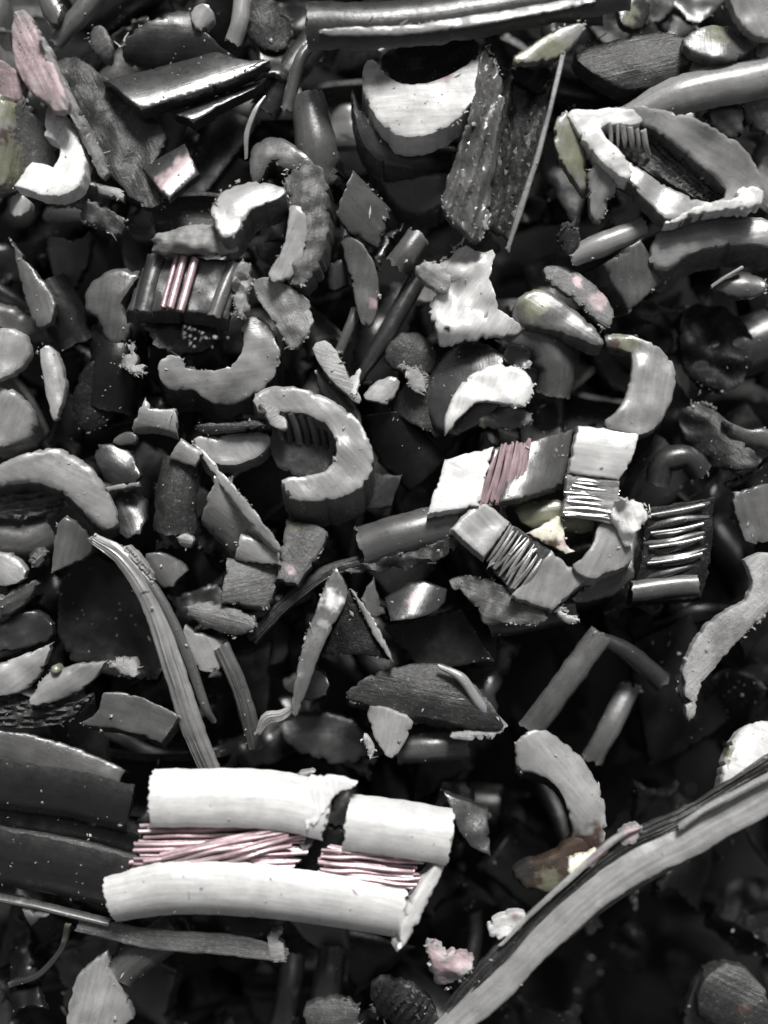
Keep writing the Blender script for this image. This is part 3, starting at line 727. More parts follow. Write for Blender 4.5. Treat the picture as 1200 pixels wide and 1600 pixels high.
Q('ring_offcut', 'dark grey pipe bend with a small hollow right of the white claw crescent', 'M', [(786, 520, 40), (846, 528, 44), (872, 570, 44), (866, 620, 30)], prof_arc(36, 8, -90, 90), taper=[.7, 1, 1, .8], fray=8)
P('plastic_chip', 'small black oval standing for the shade in the hollow of the dark pipe bend', 'K', 64, [(786, 546), (806, 536), (830, 548), (834, 572), (812, 580), (790, 566)], dish=8, fray=14)  # added black oval paints the shade of the hollow
P('plastic_chip', 'black triangular face under the dark grey disc', 'K', 10, [(560, 650, 1), (640, 640, 1), (700, 720, 1), (640, 770, 1), (590, 720, 1)], g=(.2, .3))
P('torn_scrap', 'dark speckled triangle between the small pale leaf and the dark grey disc', 'Dt', 30, [(600, 640), (640, 590), (664, 560), (676, 620), (700, 690), (640, 660)], fray=16)
P('torn_scrap', 'frayed pale crumb cluster left of the dark grey disc', 'Lt', 56, [(620, 566), (640, 574), (662, 576), (668, 606), (648, 616), (636, 592)], jag=3.5, fray=50)
P('plastic_chip', 'dark scratched lump above the frayed crumb cluster', 'Dt', 20, [(600, 540), (640, 510), (684, 540), (684, 580), (640, 590), (604, 570)], dish=-12)
P('plastic_chip', 'small pale leaf beside the teardrop chip', 'L', 48, [(564, 624), (582, 596), (620, 584), (626, 600), (610, 632), (590, 628)], g=(0, -.2), tint=None)
P('plastic_chip', 'pale teardrop chip with a scratched face, centre', 'Lt', 66, [(486, 546), (492, 532), (512, 530), (530, 552), (546, 592), (566, 622), (560, 634), (524, 600), (500, 572)], g=(.1, -.1), dish=-6, fray=10)
P('plastic_chip', 'dark lower half of the teardrop, lying just beneath it', 'D', 44, [(488, 566), (520, 600), (562, 634), (566, 680), (530, 660), (500, 620)], bend=(-50, 10))
P('torn_scrap', 'tiny bright curl between the teardrop chip and the small pale leaf', 'Wt', 66, [(542, 590), (556, 580), (564, 574), (562, 596), (556, 620), (546, 608)], fray=18, jag=2)
P('plastic_chip', 'grey sunlit chip with a pale edge line near the right edge, upper middle', 'M', 30, [(1108, 446), (1158, 414, 1), (1204, 440), (1190, 462), (1150, 468)], g=(0, -.2), fray=6)
Q('sheath_strip', 'fine pale edge line on the sunlit grey chip at the right', 'L', [(1112, 448, 40), (1136, 432, 42), (1162, 416, 40)], prof_rect(6, 10, 2))
P('ring_offcut', 'grey crescent near the right edge, middle height', 'M', 20, [(1126, 650), (1150, 664), (1180, 672), (1220, 664), (1220, 702), (1180, 704), (1144, 686)], g=(0, .1), fray=12, r=6)
Q('ring_offcut', 'dark pipe end with a small pale burr right of the bright bent end', 'D', [(1030, 760, 10), (1040, 724, 20), (1076, 714, 20), (1100, 740, 8)], prof_arc(20, 6, -90, 90), fray=20)
P('plastic_chip', 'grey chip at the right edge beside the ribbed block', 'M', 40, [(1142, 772), (1166, 764), (1220, 752), (1220, 840), (1168, 856), (1150, 810)], g=(-.2, -.1), bend=(-70, 8))
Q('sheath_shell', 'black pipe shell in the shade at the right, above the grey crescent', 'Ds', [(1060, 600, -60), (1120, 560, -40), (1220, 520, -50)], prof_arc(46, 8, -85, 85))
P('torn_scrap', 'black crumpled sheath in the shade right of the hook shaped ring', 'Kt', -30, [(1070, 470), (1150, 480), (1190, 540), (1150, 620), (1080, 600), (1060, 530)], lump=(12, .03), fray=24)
P('torn_scrap', 'dark spiky scrap between the grey crescent and the dark pipe end', 'Dt', 0, [(1060, 640), (1110, 624), (1160, 690), (1190, 730), (1130, 740), (1080, 700)], lump=(9, .04), fray=36)

# ------------------------------------------------------------------ left middle
P('sheath_strip', 'long grey pointed chip near the left edge, upper middle', 'M', 40, [(14, 372, 1), (46, 414), (82, 456), (90, 480), (78, 514), (54, 512), (32, 452)], g=(.2, -.1), fray=8)
P('sheath_strip', 'pale narrow leaf hanging below the long grey pointed chip', 'L', 38, [(56, 542), (80, 536), (100, 584), (100, 620), (88, 664), (74, 634), (66, 590)], bend=(-75, 8), fray=16)
P('plastic_chip', 'upper of two rounded pale chips on the left edge', 'L', 56, [(-20, 512), (34, 512), (46, 548), (28, 580), (0, 596), (-20, 596)], g=(-.1, -.1), bend=(80, 10), r=6)
P('plastic_chip', 'lower of two rounded pale chips on the left edge', 'L', 50, [(-20, 600), (28, 610), (52, 648), (50, 684), (0, 702), (-20, 700)], g=(-.1, 0), bend=(70, 12), r=7)
P('torn_scrap', 'black pitted plate right of the pale narrow leaf', 'Kt', 6, [(106, 640), (126, 570), (160, 560), (190, 600), (176, 660), (130, 680)], fray=24)
P('plastic_chip', 'small bright square plate above the light cup', 'L', 44, [(226, 620, 1), (240, 640), (276, 638, 1), (276, 678, 1), (246, 668), (203, 668, 1)], g=(0, -.15), ext=(0, 8, -20), r=2, fray=4)
P('ring_offcut', 'light crescent cup left of the big crescent ring', 'L', 28, [(298, 680), (340, 682), (400, 670), (428, 684), (412, 712), (366, 730), (326, 724), (304, 704)], g=(0, -.1), dish=6, r=6, ext=(0, 10, -40), fray=8)
P('torn_scrap', 'dark folded sliver lying above the light crescent cup', 'Dt', 46, [(300, 660), (350, 662), (400, 654), (420, 668), (350, 678), (310, 676)], fray=14)
P('ring_offcut', 'big pale arch on the left edge, middle height', 'L', 64,
  [(-20, 736), (36, 706), (90, 696), (136, 724), (168, 766), (190, 822), (152, 832), (122, 792), (92, 766), (44, 752), (-20, 766)], g=(-.05, .05), bend=(-30, 8), r=8, ext=(-6, 14, -50), wall='M')
P('torn_scrap', 'dark grooved floor under the big pale arch', 'Mt', 20, [(-20, 762), (50, 750), (96, 772), (100, 800), (40, 810), (-20, 800)], ridge=(10, 11, 4), fray=10)
Q('sheath_shell', 'grey half pipe below the grooved floor on the left edge', 'M', [(-30, 840, 10), (30, 846, 14), (80, 826, 6)], prof_arc(34, 7, -85, 85))
P('plastic_chip', 'flat dark plate right of the big pale arch', 'D', 36, [(136, 696), (196, 690), (222, 742, 1), (214, 756, 1), (168, 764)], g=(.1, -.2))
P('sheath_strip', 'thin light edge under the flat dark plate', 'L', 40, [(162, 760, 1), (218, 752, 1), (218, 760, 1), (166, 770, 1)], sm=0)
P('plastic_chip', 'dark chip with a grey corner under the thin light edge', 'D', 18, [(166, 774), (222, 764), (230, 830), (190, 846), (176, 800)])
P('plastic_chip', 'small grey fleck beside the little bright square plate', 'M', 34, [(170, 690), (190, 674), (212, 676), (216, 694), (186, 698)])
Q('sheath_shell', 'dark speckled half cylinder below the light crescent cup', 'Dt', [(268, 834, 40), (272, 780, 48), (284, 716, 44)], prof_arc(34, 8, -80, 80), grain=2)
P('plastic_chip', 'pale triangular cap on top of the dark speckled half cylinder', 'L', 62, [(262, 716, 1), (282, 684, 1), (316, 708, 1), (304, 730, 1)], g=(0, -.1), sm=0)
P('sheath_strip', 'long straight pale ridge slanting down to the speckled square', 'L', 72, [(296, 690, 1), (308, 694), (380, 776), (438, 846), (440, 862, 1), (424, 856), (356, 776)], g=(.3, 0), ext=(-10, 4, -30), jag=1.6, fray=26, fsize=7)
P('plastic_chip', 'smooth grey wedge under the long straight pale ridge', 'L', 50, [(336, 742, 1), (392, 804), (432, 858, 1), (370, 876), (312, 812, 1)], g=(-.2, .1), ext=(0, 10, -30))
P('torn_scrap', 'round light pellet chip in the dark left of the smooth grey wedge', 'Lt', 40, [(274, 842), (288, 832), (304, 840), (300, 856), (282, 856)], fray=6)
P('plastic_chip', 'coarse speckled grey square below the smooth grey wedge', 'Mt', 62, [(354, 872, 1), (438, 882, 1), (420, 952, 1), (346, 940, 1)], ext=(0, 8, -30), jag=1.4, fray=14, sm=0, tint=[(424, 876, 12, 'P')], step=4.5)
P('plastic_chip', 'light flat cap resting on the speckled grey square', 'L', 68, [(376, 834, 1), (434, 856, 1), (440, 884, 1), (364, 876, 1)], g=(0, -.1), sm=0)
P('plastic_chip', 'mottled grey chip with a pink fleck right of the speckled square', 'Mt', 56, [(446, 812, 1), (514, 824), (508, 850), (486, 884), (466, 914, 1), (432, 904, 1)], ext=(0, 6, -30), jag=1.6, fray=12, tint=[(455, 888, 9, 'P'), (456, 824, 9, 'O')])
t = thing('ring_offcut', 'big light crescent ring open to the left with inner ribs, centre left', 'ring offcut', 490, 690, 60, 'curled ring offcuts in the heap')
plate('ring_face', 'L', 72, [(390, 618), (418, 602), (470, 604), (522, 624), (562, 656), (586, 702), (582, 742), (556, 772), (510, 784), (456, 784), (440, 764), (440, 746), (482, 744), (516, 732), (528, 704), (514, 664), (482, 648), (444, 642), (404, 650)],
      ext=(2, 40, -70), wall='Mt', g=(0, -.12), r=5, lump=(3, .025), parent=t, fray=20)
plate('floor', 'D', 20, [(430, 650), (500, 660), (530, 710), (500, 750), (440, 740), (420, 700)], parent=t, dish=10)
for i in range(7):
    x = 428 + i * 14
    sweep('rib', 'D' if i % 2 else 'M', [(x, 642 + i * 2, 62), (x + 8, 664 + i * 3, 44), (x + 12, 688 + i * 3, 24)], prof_arc(7, 3, -90, 90), parent=t)
plate('torn_tongue', 'Lt', 70, [(400, 628), (430, 632), (444, 650), (452, 676), (430, 670), (410, 650)], parent=t, fray=24, jag=2, lump=(5, .05))
P('plastic_chip', 'dark grey tab right below the big light crescent ring', 'D', 16, [(572, 738, 1), (628, 742, 1), (612, 790, 1), (560, 800, 1)], g=(.2, 0))

# ------------------------------------------------------------------ centre, lower right cluster
Q('sheath_shell', 'dark grey half pipe below the white half shell', 'Ms', [(562, 850, 50), (620, 832, 56), (716, 806, 48)], prof_arc(33, 7, -72, 80), roll=12, fray=8)
P('torn_scrap', 'crumbly dark rind along the underside of the dark grey half pipe', 'Dt', 44, [(530, 892), (580, 872), (650, 862), (716, 832), (722, 846), (690, 876), (620, 890), (556, 896)], lump=(7, .05), jag=2.2, fray=50)
t = thing('sheath_strip', 'bent light strip with two smooth ends and a striped wire middle', 'sheath strip', 810, 870, 60, 'long strips of cable sheath in the heap')
plate('upper_panel', 'L', 76, [(704, 826, 1), (750, 778, 1), (798, 816, 1), (756, 872, 1)], g=(-.1, -.2), ext=(0, 8, -28), parent=t, sm=0, r=4)
plate('middle_bed', 'Dt', 56, [(756, 872, 1), (798, 816, 1), (866, 862, 1), (800, 930, 1)], ext=(0, 0, -26), parent=t, sm=0)
plate('lower_panel', 'L', 64, [(798, 932, 1), (862, 860, 1), (918, 906, 1), (862, 954, 1)], g=(-.1, -.05), ext=(0, 8, -28), parent=t, sm=0, r=4, fray=12)
for i in range(7):
    x = 760 + i * 7.5; y = 876 + i * 7.6
    e = random.uniform
    for q in range(2):
        sweep('strand', TINNED, [(x + q * 4 + e(-3, 4), y + q * 4 + e(-2, 3), 62), (x + 20 + q * 4 + e(-3, 3), y - 26 + q * 4, 66 + e(-2, 3)), (x + 41 + q * 4 + e(-8, 3), y - 56 + q * 4 + e(-3, 6), 62)],
              prof_round(e(2.2, 3.8), 7), taper=[e(.4, 1), 1, e(.7, 1.2), e(.3, 1)], parent=t, wob=1)
P('torn_scrap', 'small bright twisted burr under the bent light strip', 'Wt', 56, [(868, 950), (884, 944), (880, 962), (906, 966), (906, 976), (886, 974), (870, 962)], jag=2, fray=26)
P('plastic_chip', 'ivory yellow triangle with pink edges between the bent light strip and the striped end', 'I', 62, [(824, 834, 1), (878, 804, 1), (886, 850), (900, 862, 1), (884, 866)], g=(-.2, -.2), tint=[(884, 846, 13, 'P'), (862, 850, 12, 'B')], sm=0, fray=6)
P('plastic_chip', 'olive chip behind the ivory yellow triangle', 'O', 30, [(800, 790), (870, 776), (900, 800), (930, 812), (926, 836), (880, 830), (820, 826)])
P('ring_offcut', 'light faceted curve right of the ivory yellow triangle', 'L', 66, [(888, 884), (920, 866), (938, 812), (964, 812), (986, 850), (992, 880), (950, 896), (922, 908)], g=(-.1, -.1), bend=(60, 8), ext=(0, 14, -40), lump=(2, .03))
P('torn_scrap', 'crumpled bright foil like lump left of the ribbed block', 'Wt', 80, [(956, 786), (976, 776), (1012, 790), (1014, 812), (990, 840), (984, 862), (966, 830), (954, 810)], lump=(6, .05), fray=24, jag=1.8)
P('plastic_chip', 'grey lower flap under the light faceted curve', 'M', 34, [(884, 944), (924, 908), (992, 880), (990, 912), (950, 938)], g=(0, .1))
t = thing('plastic_chip', 'ribbed dark block with glossy slanting wires, lower right of centre', 'plastic chip', 1055, 860, 50, 'cut grey plastic chips in the heap')
plate('base_block', 'Kt', 52, [(1012, 794, 1), (1118, 776, 1), (1110, 890, 1), (1096, 936, 1), (988, 942, 1), (1000, 880, 1)], ext=(0, 10, -60), parent=t, sm=0)
for i in range(8):
    y = 806 + i * 12.5 + random.uniform(-3, 3)
    sweep('rib', 'Ds' if i % 3 else 'Ms', [(1010 - i * 1.1 + random.uniform(-3, 14), y + 6 + random.uniform(-3, 3), 50), (1060 + random.uniform(-14, 14), y - 2 + random.uniform(-4, 4), 57 + i % 2 * 5), (1114 - i * .6 - random.uniform(0, 22), y - 15 + random.uniform(-4, 5), 52)],
          prof_arc(random.uniform(5, 9), 3, -95, 95, n=10), taper=[random.uniform(.3, 1), 1, random.uniform(.6, 1), random.uniform(.2, 1)], grain=1.6, parent=t, fray=8, wob=1.5)
    if i % 2 == 0: strand(t, [(1018 - i, y, 58), (1064, y - 7, 64), (1100 - i * .6, y - 15, 60)], 2.6, TINNED)
sweep('rib', 'Ms', [(990, 924, 64), (1040, 918, 66), (1094, 914, 62)], prof_arc(17, 5, -95, 95), parent=t)
P('torn_scrap', 'grey draped flap with a curled tip at the right edge', 'Lt', 70,
  [(1166, 868), (1220, 862), (1220, 936), (1186, 972), (1150, 1006), (1118, 1046), (1094, 1068), (1086, 1130), (1074, 1128), (1072, 1082), (1066, 1040), (1086, 1004), (1108, 972), (1146, 952), (1176, 932), (1178, 900)],
  g=(0, 0), bend=(45, 14), jag=2, fray=40, lump=(4, .02))
P('torn_scrap', 'dark rolled lip beside the curled tip of the draped flap', 'Dt', 56, [(1056, 1074), (1072, 1036), (1082, 1060), (1078, 1120), (1066, 1090)], fray=10)
Q('sheath_strip', 'grey bar slanting up right in the dark lower right', 'M', [(826, 1142, 10), (880, 1070, 24), (940, 990, 20)], prof_rect(40, 24, 5, 5), roll=14, endjag=4)
Q('sheath_strip', 'thin dark arm meeting the slanting grey bar at its top', 'D', [(926, 992, 24), (980, 1018, 16), (1040, 1070, -10)], prof_arc(14, 5, -90, 90), taper=[.6, 1, 1.2])
Q('sheath_strip', 'short dim bar right of the slanting grey bar', 'M', [(924, 1190, -40), (950, 1140, -30), (984, 1070, -50)], prof_rect(34, 20, 5, 4), roll=12, endjag=4, fray=18)
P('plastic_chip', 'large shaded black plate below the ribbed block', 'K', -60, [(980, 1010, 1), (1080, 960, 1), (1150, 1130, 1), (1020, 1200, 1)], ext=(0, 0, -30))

# ------------------------------------------------------------------ left lower
P('plastic_chip', 'grey upright plate above the black hollow on the left', 'M', 56, [(80, 896, 1), (84, 824), (106, 804), (142, 842), (134, 872), (100, 888)], g=(-.1, -.05), fray=8)
P('plastic_chip', 'pale rounded chip on the left edge, upper of three near the ribs', 'L', 50, [(-20, 862), (24, 866), (46, 900), (20, 916), (-20, 916)], bend=(-30, 8))
P('plastic_chip', 'grey wedge on the left edge, middle of three near the ribs', 'M', 44, [(-20, 940), (50, 904), (60, 916), (24, 958), (-20, 972)], bend=(30, 8), ridge=(30, 13, 1.6))
P('torn_scrap', 'tiny ribbed stub near the left edge beside the upright plate', 'Mt', 54, [(40, 872), (60, 852), (76, 866), (52, 892)], ridge=(50, 8, 4))
P('plastic_chip', 'dark chip on the left edge below the grey wedge', 'D', 20, [(-20, 976), (40, 950), (84, 966), (84, 1000), (30, 1018), (-20, 1020)], lump=(6, .03))
P('plastic_chip', 'shade-black hollow sheet framed by the long curving band', 'K', -40, [(96, 880), (170, 860), (240, 960), (270, 1060), (180, 1060), (90, 1020)], dish=20, ext=(0, 0, -24), fray=12)  # black sheet colours in the shade of the hollow
Q('sheath_strip', 'long pale curving band running down the left middle', 'L', [(146, 842, 60), (190, 872, 70), (236, 942, 74), (268, 1040, 66), (296, 1130, 40), (330, 1210, 0)], prof_rect(36, 12, 3, 5), taper=[.5, .8, 1, 1, 1, .9], roll=-14, grain=2.2, fray=12)
Q('sheath_strip', 'narrow dark rib alongside the long curving band', 'Ms', [(196, 868, 72), (244, 926, 82), (286, 1010, 76), (318, 1100, 44), (336, 1130, 20)], prof_arc(8, 3, -95, 95), taper=[.6, 1, 1, 1, .6])
P('torn_scrap', 'sheaf of bright fibres at the head of the long curving band', 'Lt', 78, [(186, 856), (206, 852), (232, 884), (242, 904), (230, 906), (206, 880)], ridge=(-48, 8, 4), fray=22, step=4)
P('plastic_chip', 'dull grey tile right of the sheaf of bright fibres', 'M', 40, [(220, 866), (250, 862), (296, 884), (270, 916, 1), (246, 920)])
Q('sheath_strip', 'second shorter striated band right of the long curving band', 'M', [(344, 1010, 54), (366, 1060, 52), (384, 1110, 36), (398, 1170, 10)], prof_rect(26, 12, 3, 4), roll=-10, grain=2.5)
P('plastic_chip', 'grey saddle bridging the two curving bands', 'L', 56, [(282, 972), (314, 992), (352, 1002, 1), (348, 1046), (318, 1054), (298, 1036)], g=(-.1, .1))
P('torn_scrap', 'mottled grey leaf chip above the grey saddle', 'Mt', 66, [(278, 952), (318, 938), (364, 950), (408, 970), (384, 996), (334, 988)], bend=(-15, 8), fray=26)
P('plastic_chip', 'pale wing shaped chip on the left edge, lower middle', 'L', 58, [(-20, 1044), (36, 1024), (78, 1006, 1), (70, 1036), (50, 1072), (20, 1088), (-20, 1086)], g=(0, -.1), lump=(3, .03), fray=10)
P('plastic_chip', 'pale wing shaped chip with a notch right of the left edge one', 'L', 62, [(42, 1098), (56, 1076), (72, 1052), (112, 1040), (164, 1034, 1), (146, 1064), (114, 1086), (64, 1104)], g=(0, -.1), lump=(3, .03), fray=14)
P('plastic_chip', 'tiny olive pellet above the notched pale wing chip', 'O', 70, [(78, 1044), (88, 1038), (97, 1046), (90, 1054), (80, 1052)], dish=-5)
P('torn_scrap', 'dark concentric ridged shell below the pale wing chips', 'Dt', 40, [(-20, 1084), (30, 1086), (60, 1110), (110, 1100), (150, 1080), (130, 1110), (80, 1140), (-20, 1140)], ridge=(8, 10, 4), fray=8)
P('plastic_chip', 'flat grey tile with a torn left tail, above the big cable', 'M', 50, [(160, 1082, 1), (206, 1082), (282, 1118, 1), (252, 1162, 1), (192, 1140), (116, 1134), (152, 1116)], g=(.05, .05), bend=(-20, 3), jag=.8, ext=(2, 12, -30), fray=10)
P('torn_scrap', 'bright crumbs beside the torn tail of the notched pale wing', 'Lt', 40, [(164, 1040), (186, 1026), (214, 1034), (216, 1060), (190, 1052)], jag=3, fray=24)

# ------------------------------------------------------------------ centre lower
P('torn_scrap', 'zigzag banded strip ending in a bright thread, lower centre', 'M', 66,
  [(524, 886, 1), (540, 912), (544, 934), (524, 974), (504, 1010), (488, 1056), (474, 1096), (464, 1120), (455, 1110), (462, 1056), (474, 1004), (496, 944), (508, 912)],
  g=(-.2, -.15), bend=(65, 5), jag=.7, lump=(1, .03), tint=[(518, 940, 15, 'W'), (504, 974, 9, 'L')], fray=26, wall='Dt')
Q('sheath_strip', 'bright little curl at the foot of the zigzag strip', 'Lt', [(402, 1146, 46), (416, 1124, 52), (440, 1118, 56), (464, 1100, 56)], prof_arc(9, 4, -100, 100), taper=[.5, 1.2, 1, .5], grain=3, fray=26)
P('torn_scrap', 'black triangle with a light right edge, right of the zigzag strip', 'Kt', 46, [(540, 920, 1), (556, 932), (612, 1032, 1), (560, 1022), (480, 1024), (512, 980)], g=(.1, -.1), fray=10)
P('sheath_strip', 'thin light edge on the black triangle', 'L', 58, [(548, 922, 1), (560, 930), (592, 980), (614, 1034, 1), (590, 1002), (566, 960)], g=(.2, 0), fray=8)
P('plastic_chip', 'small upright pale triangle beside the black triangle', 'M', 40, [(564, 936, 1), (584, 900, 1), (590, 930), (602, 960, 1), (582, 968)], g=(-.2, 0))
P('plastic_chip', 'curved shiny chip with a painted bright pink glint, lower centre', 'Ds', 56, [(602, 936, 1), (652, 904), (700, 922, 1), (694, 950), (656, 966), (610, 970, 1)], g=(0, -.42), bend=(64, 18), jag=.5, lump=(.6, .02), tint=[(648, 936, 13, 'P')])  # pink glint is tinted into the colour, on top of the real gloss
P('plastic_chip', 'shade-black hollow plate under the curved shiny chip', 'K', -10, [(600, 980, 1), (720, 950, 1), (770, 1030, 1), (660, 1050, 1)], dish=18)  # shade of the gap put into the plate's colour
P('torn_scrap', 'grey torn wedge right of the curved shiny chip', 'Mt', 50, [(696, 912), (724, 898), (770, 906), (830, 940), (860, 960), (846, 980), (790, 972), (760, 984), (740, 940)], fray=34, lump=(5, .04), g=(0, -.1))
Q('sheath_shell', 'dim rounded bar beneath the grey torn wedge', 'D', [(764, 974, 24), (820, 966, 30), (900, 950, 20)], prof_arc(24, 7, -85, 85))
P('torn_scrap', 'large dark leaf shell with veined face, lower centre', 'Dt', 44, [(532, 1092), (566, 1060), (620, 1042), (690, 1036), (734, 1058), (772, 1104), (790, 1140), (740, 1140), (690, 1126), (630, 1122), (570, 1104)],
  bend=(-10, 18), jag=1.4, fray=16, ext=(0, 14, -30))
Q('sheath_strip', 'light curved rim with a bluish spot on the dark leaf shell', 'L', [(684, 1040, 52), (722, 1058, 58), (752, 1100, 56), (788, 1138, 44)], prof_rect(17, 10, 3, 3), taper=[.4, .9, 1, 1.1], roll=20, tint=[(762, 1112, 12, 'V')])
P('plastic_chip', 'pale tongue hanging from the lower left of the dark leaf shell', 'L', 50, [(570, 1106), (600, 1104), (648, 1124), (640, 1150), (616, 1186), (602, 1182), (582, 1150)], bend=(80, 12), g=(.1, -.05))
P('torn_scrap', 'bright white drip at the tip of the pale tongue', 'Wt', 50, [(566, 1146), (576, 1150), (586, 1172), (582, 1190), (572, 1178)], fray=14, jag=2)
Q('sheath_shell', 'dim grey bar below the dark leaf shell', 'M', [(620, 1172, 6), (680, 1166, 12), (732, 1160, 0)], prof_arc(24, 7, -90, 90), roll=10)
P('torn_scrap', 'pale ragged lip along the lower right of the dark leaf shell', 'Lt', 46, [(700, 1150), (730, 1138), (760, 1142), (790, 1138), (766, 1156), (716, 1158)], fray=22, jag=2)
P('plastic_chip', 'dim grey triangle left of the dark leaf shell', 'D', 0, [(432, 1070), (466, 1050), (502, 1040), (520, 1080), (480, 1100)])
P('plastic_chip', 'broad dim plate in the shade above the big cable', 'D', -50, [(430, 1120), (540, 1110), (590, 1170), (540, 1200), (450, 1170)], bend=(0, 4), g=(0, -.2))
Q('sheath_strip', 'dark strip slanting between the speckled square and the dark half pipe', 'Dt', [(392, 1000, 20), (440, 950, 34), (500, 900, 30), (560, 880, 30)], prof_rect(22, 14, 3, 3), grain=2)
P('plastic_chip', 'faint dark grey plate right of the big cable', 'D', 20, [(694, 1240, 1), (764, 1268, 1), (766, 1336, 1), (726, 1318)], g=(0, -.2))

# ------------------------------------------------------------------ big cable offcut at the bottom
t = thing('cable_offcut', 'big white split cable offcut with pink copper strands showing', 'cable offcut', 430, 1345, 110)
sweep('upper_shell', 'Ws', [(232, 1250, 128), (330, 1250, 132), (430, 1254, 132), (512, 1272, 124)], prof_arc(54, 10, -66, 52, n=26), roll=10, parent=t, endjag=4, fray=60, wob=.4)
sweep('upper_shell', 'Ws', [(540, 1288, 124), (610, 1296, 128), (706, 1312, 118)], prof_arc(52, 10, -66, 52, n=26), roll=10, parent=t, endjag=3, fray=40, wob=.4)
sweep('lower_shell', 'Ws', [(168, 1418, 112), (260, 1402, 122), (380, 1404, 126), (500, 1418, 124), (628, 1440, 112)], prof_arc(56, 10, -58, 88, n=28), roll=-16, taper=[.84, 1, 1, .98, .94], parent=t, endjag=4, fray=70, wob=.4)
plate('end_cap', 'W', 112, [(690, 1286, 1), (714, 1292), (704, 1340), (676, 1400), (640, 1466), (620, 1482, 1), (628, 1430), (660, 1380), (690, 1340)], g=(-.5, 0), ext=(-10, 0, -50), parent=t, fray=14, r=5)
plate('core_bed', 'K', 70, [(226, 1286, 1), (480, 1284), (660, 1326), (690, 1350, 1), (664, 1392, 1), (500, 1376), (200, 1372, 1)], ext=(0, 0, -30), parent=t, sm=0)
def wisp(x0, y0, x1, y1, z, r):
    p = []
    for q in range(6):
        f = q / 5
        p.append((x0 + (x1 - x0) * f + random.uniform(-4, 4), y0 + (y1 - y0) * f + random.uniform(-1.6, 1.6), z + random.uniform(-3, 3) + 5 * math.sin(f * 3.1)))
    sweep('strand', COPPER, p, prof_round(r, 7), n=18, parent=t, endjag=1.5, wob=1.2, taper=[random.uniform(.7, 1), 1, random.uniform(.8, 1.1), random.uniform(.6, 1)])
for i in range(19):
    y0 = 1290 + i * 4.3
    wisp(226 - i * 1.4 + random.uniform(-8, 6), y0, 474 + random.uniform(-16, 10), 1286 + i * 4.0 + random.uniform(-6, 6), 90 + (i * 7 % 5) * 2.5, random.uniform(2.8, 4.2))
for i in range(8):
    y0 = 1330 + i * 5
    wisp(228 + random.uniform(-4, 50), y0, 440 + random.uniform(-20, 36), y0 - random.uniform(36, 52), 106 + (i % 3) * 2, random.uniform(3.2, 4.6))
for i in range(15):
    y0 = 1322 + i * 4.0
    wisp(512 - i * 1.2 + random.uniform(-6, 6), y0, 652 + random.uniform(-12, 8), 1336 + i * 3.7 + random.uniform(-4, 4), 92 + (i * 7 % 5) * 2.5, random.uniform(2.8, 4.2))
plate('torn_bridge', 'W', 124, [(470, 1214), (530, 1214), (558, 1224, 1), (556, 1234), (528, 1236), (512, 1262), (492, 1290), (474, 1296)], g=(0, -.2), parent=t, fray=26, jag=1.8, ext=(0, 0, -12))
plate('notch_crumbs', 'Mt', 100, [(466, 1290), (484, 1282), (494, 1306), (486, 1330), (470, 1336)], parent=t, fray=30, jag=2.5, lump=(5, .08))
sweep('under_flange', 'Mt', [(120, 1446, 70), (240, 1468, 66), (360, 1478, 66), (450, 1494, 64)], prof_rect(34, 10, 3), parent=t, fray=30, taper=[.6, 1, 1, .7])
plate('torn_tab', 'Lt', 66, [(416, 1456), (444, 1452), (442, 1476), (450, 1496), (430, 1508), (420, 1490)], parent=t, fray=18, jag=2)
t = thing('sheath_shell', 'long dark ribbed cable sheath entering at the lower left', 'sheath shell', 100, 1320, 80, 'curved shells of cable sheath in the heap')
sweep('upper_ridge', 'C', [(-40, 1232, 84), (90, 1250, 90), (200, 1276, 84)], prof_arc(82, 9, -36, 36), roll=-21, parent=t, fray=14)
sweep('lower_ridge', 'C', [(-40, 1344, 80), (80, 1366, 86), (206, 1398, 82)], prof_arc(88, 9, -36, 33), roll=-21, parent=t, fray=14)
sweep('groove_floor', 'K', [(-40, 1288, 62), (100, 1310, 66), (224, 1340, 64)], prof_rect(60, 12, 3, -6), parent=t)  # floor coloured black to paint the shade in the groove
sweep('groove_rib', 'Dt', [(-40, 1296, 72), (100, 1318, 76), (222, 1348, 74)], prof_arc(9, 4, -90, 90), parent=t)
sweep('edge_flange', 'M', [(-40, 1398, 72), (60, 1418, 78), (170, 1446, 76)], prof_rect(10, 24, 3, 2), parent=t, fray=14)
P('plastic_chip', 'large flat grey plate above the dark ribbed sheath on the left edge', 'M', 40, [(-20, 1138, 1), (76, 1152), (196, 1204, 1), (180, 1232), (80, 1222), (-20, 1196, 1)], g=(-.1, -.1), ext=(0, 10, -40), wall='D')
P('torn_scrap', 'pale flake lying just above the big white cable offcut', 'Lt', 96, [(464, 1208), (486, 1202), (494, 1208), (470, 1216)], fray=4)

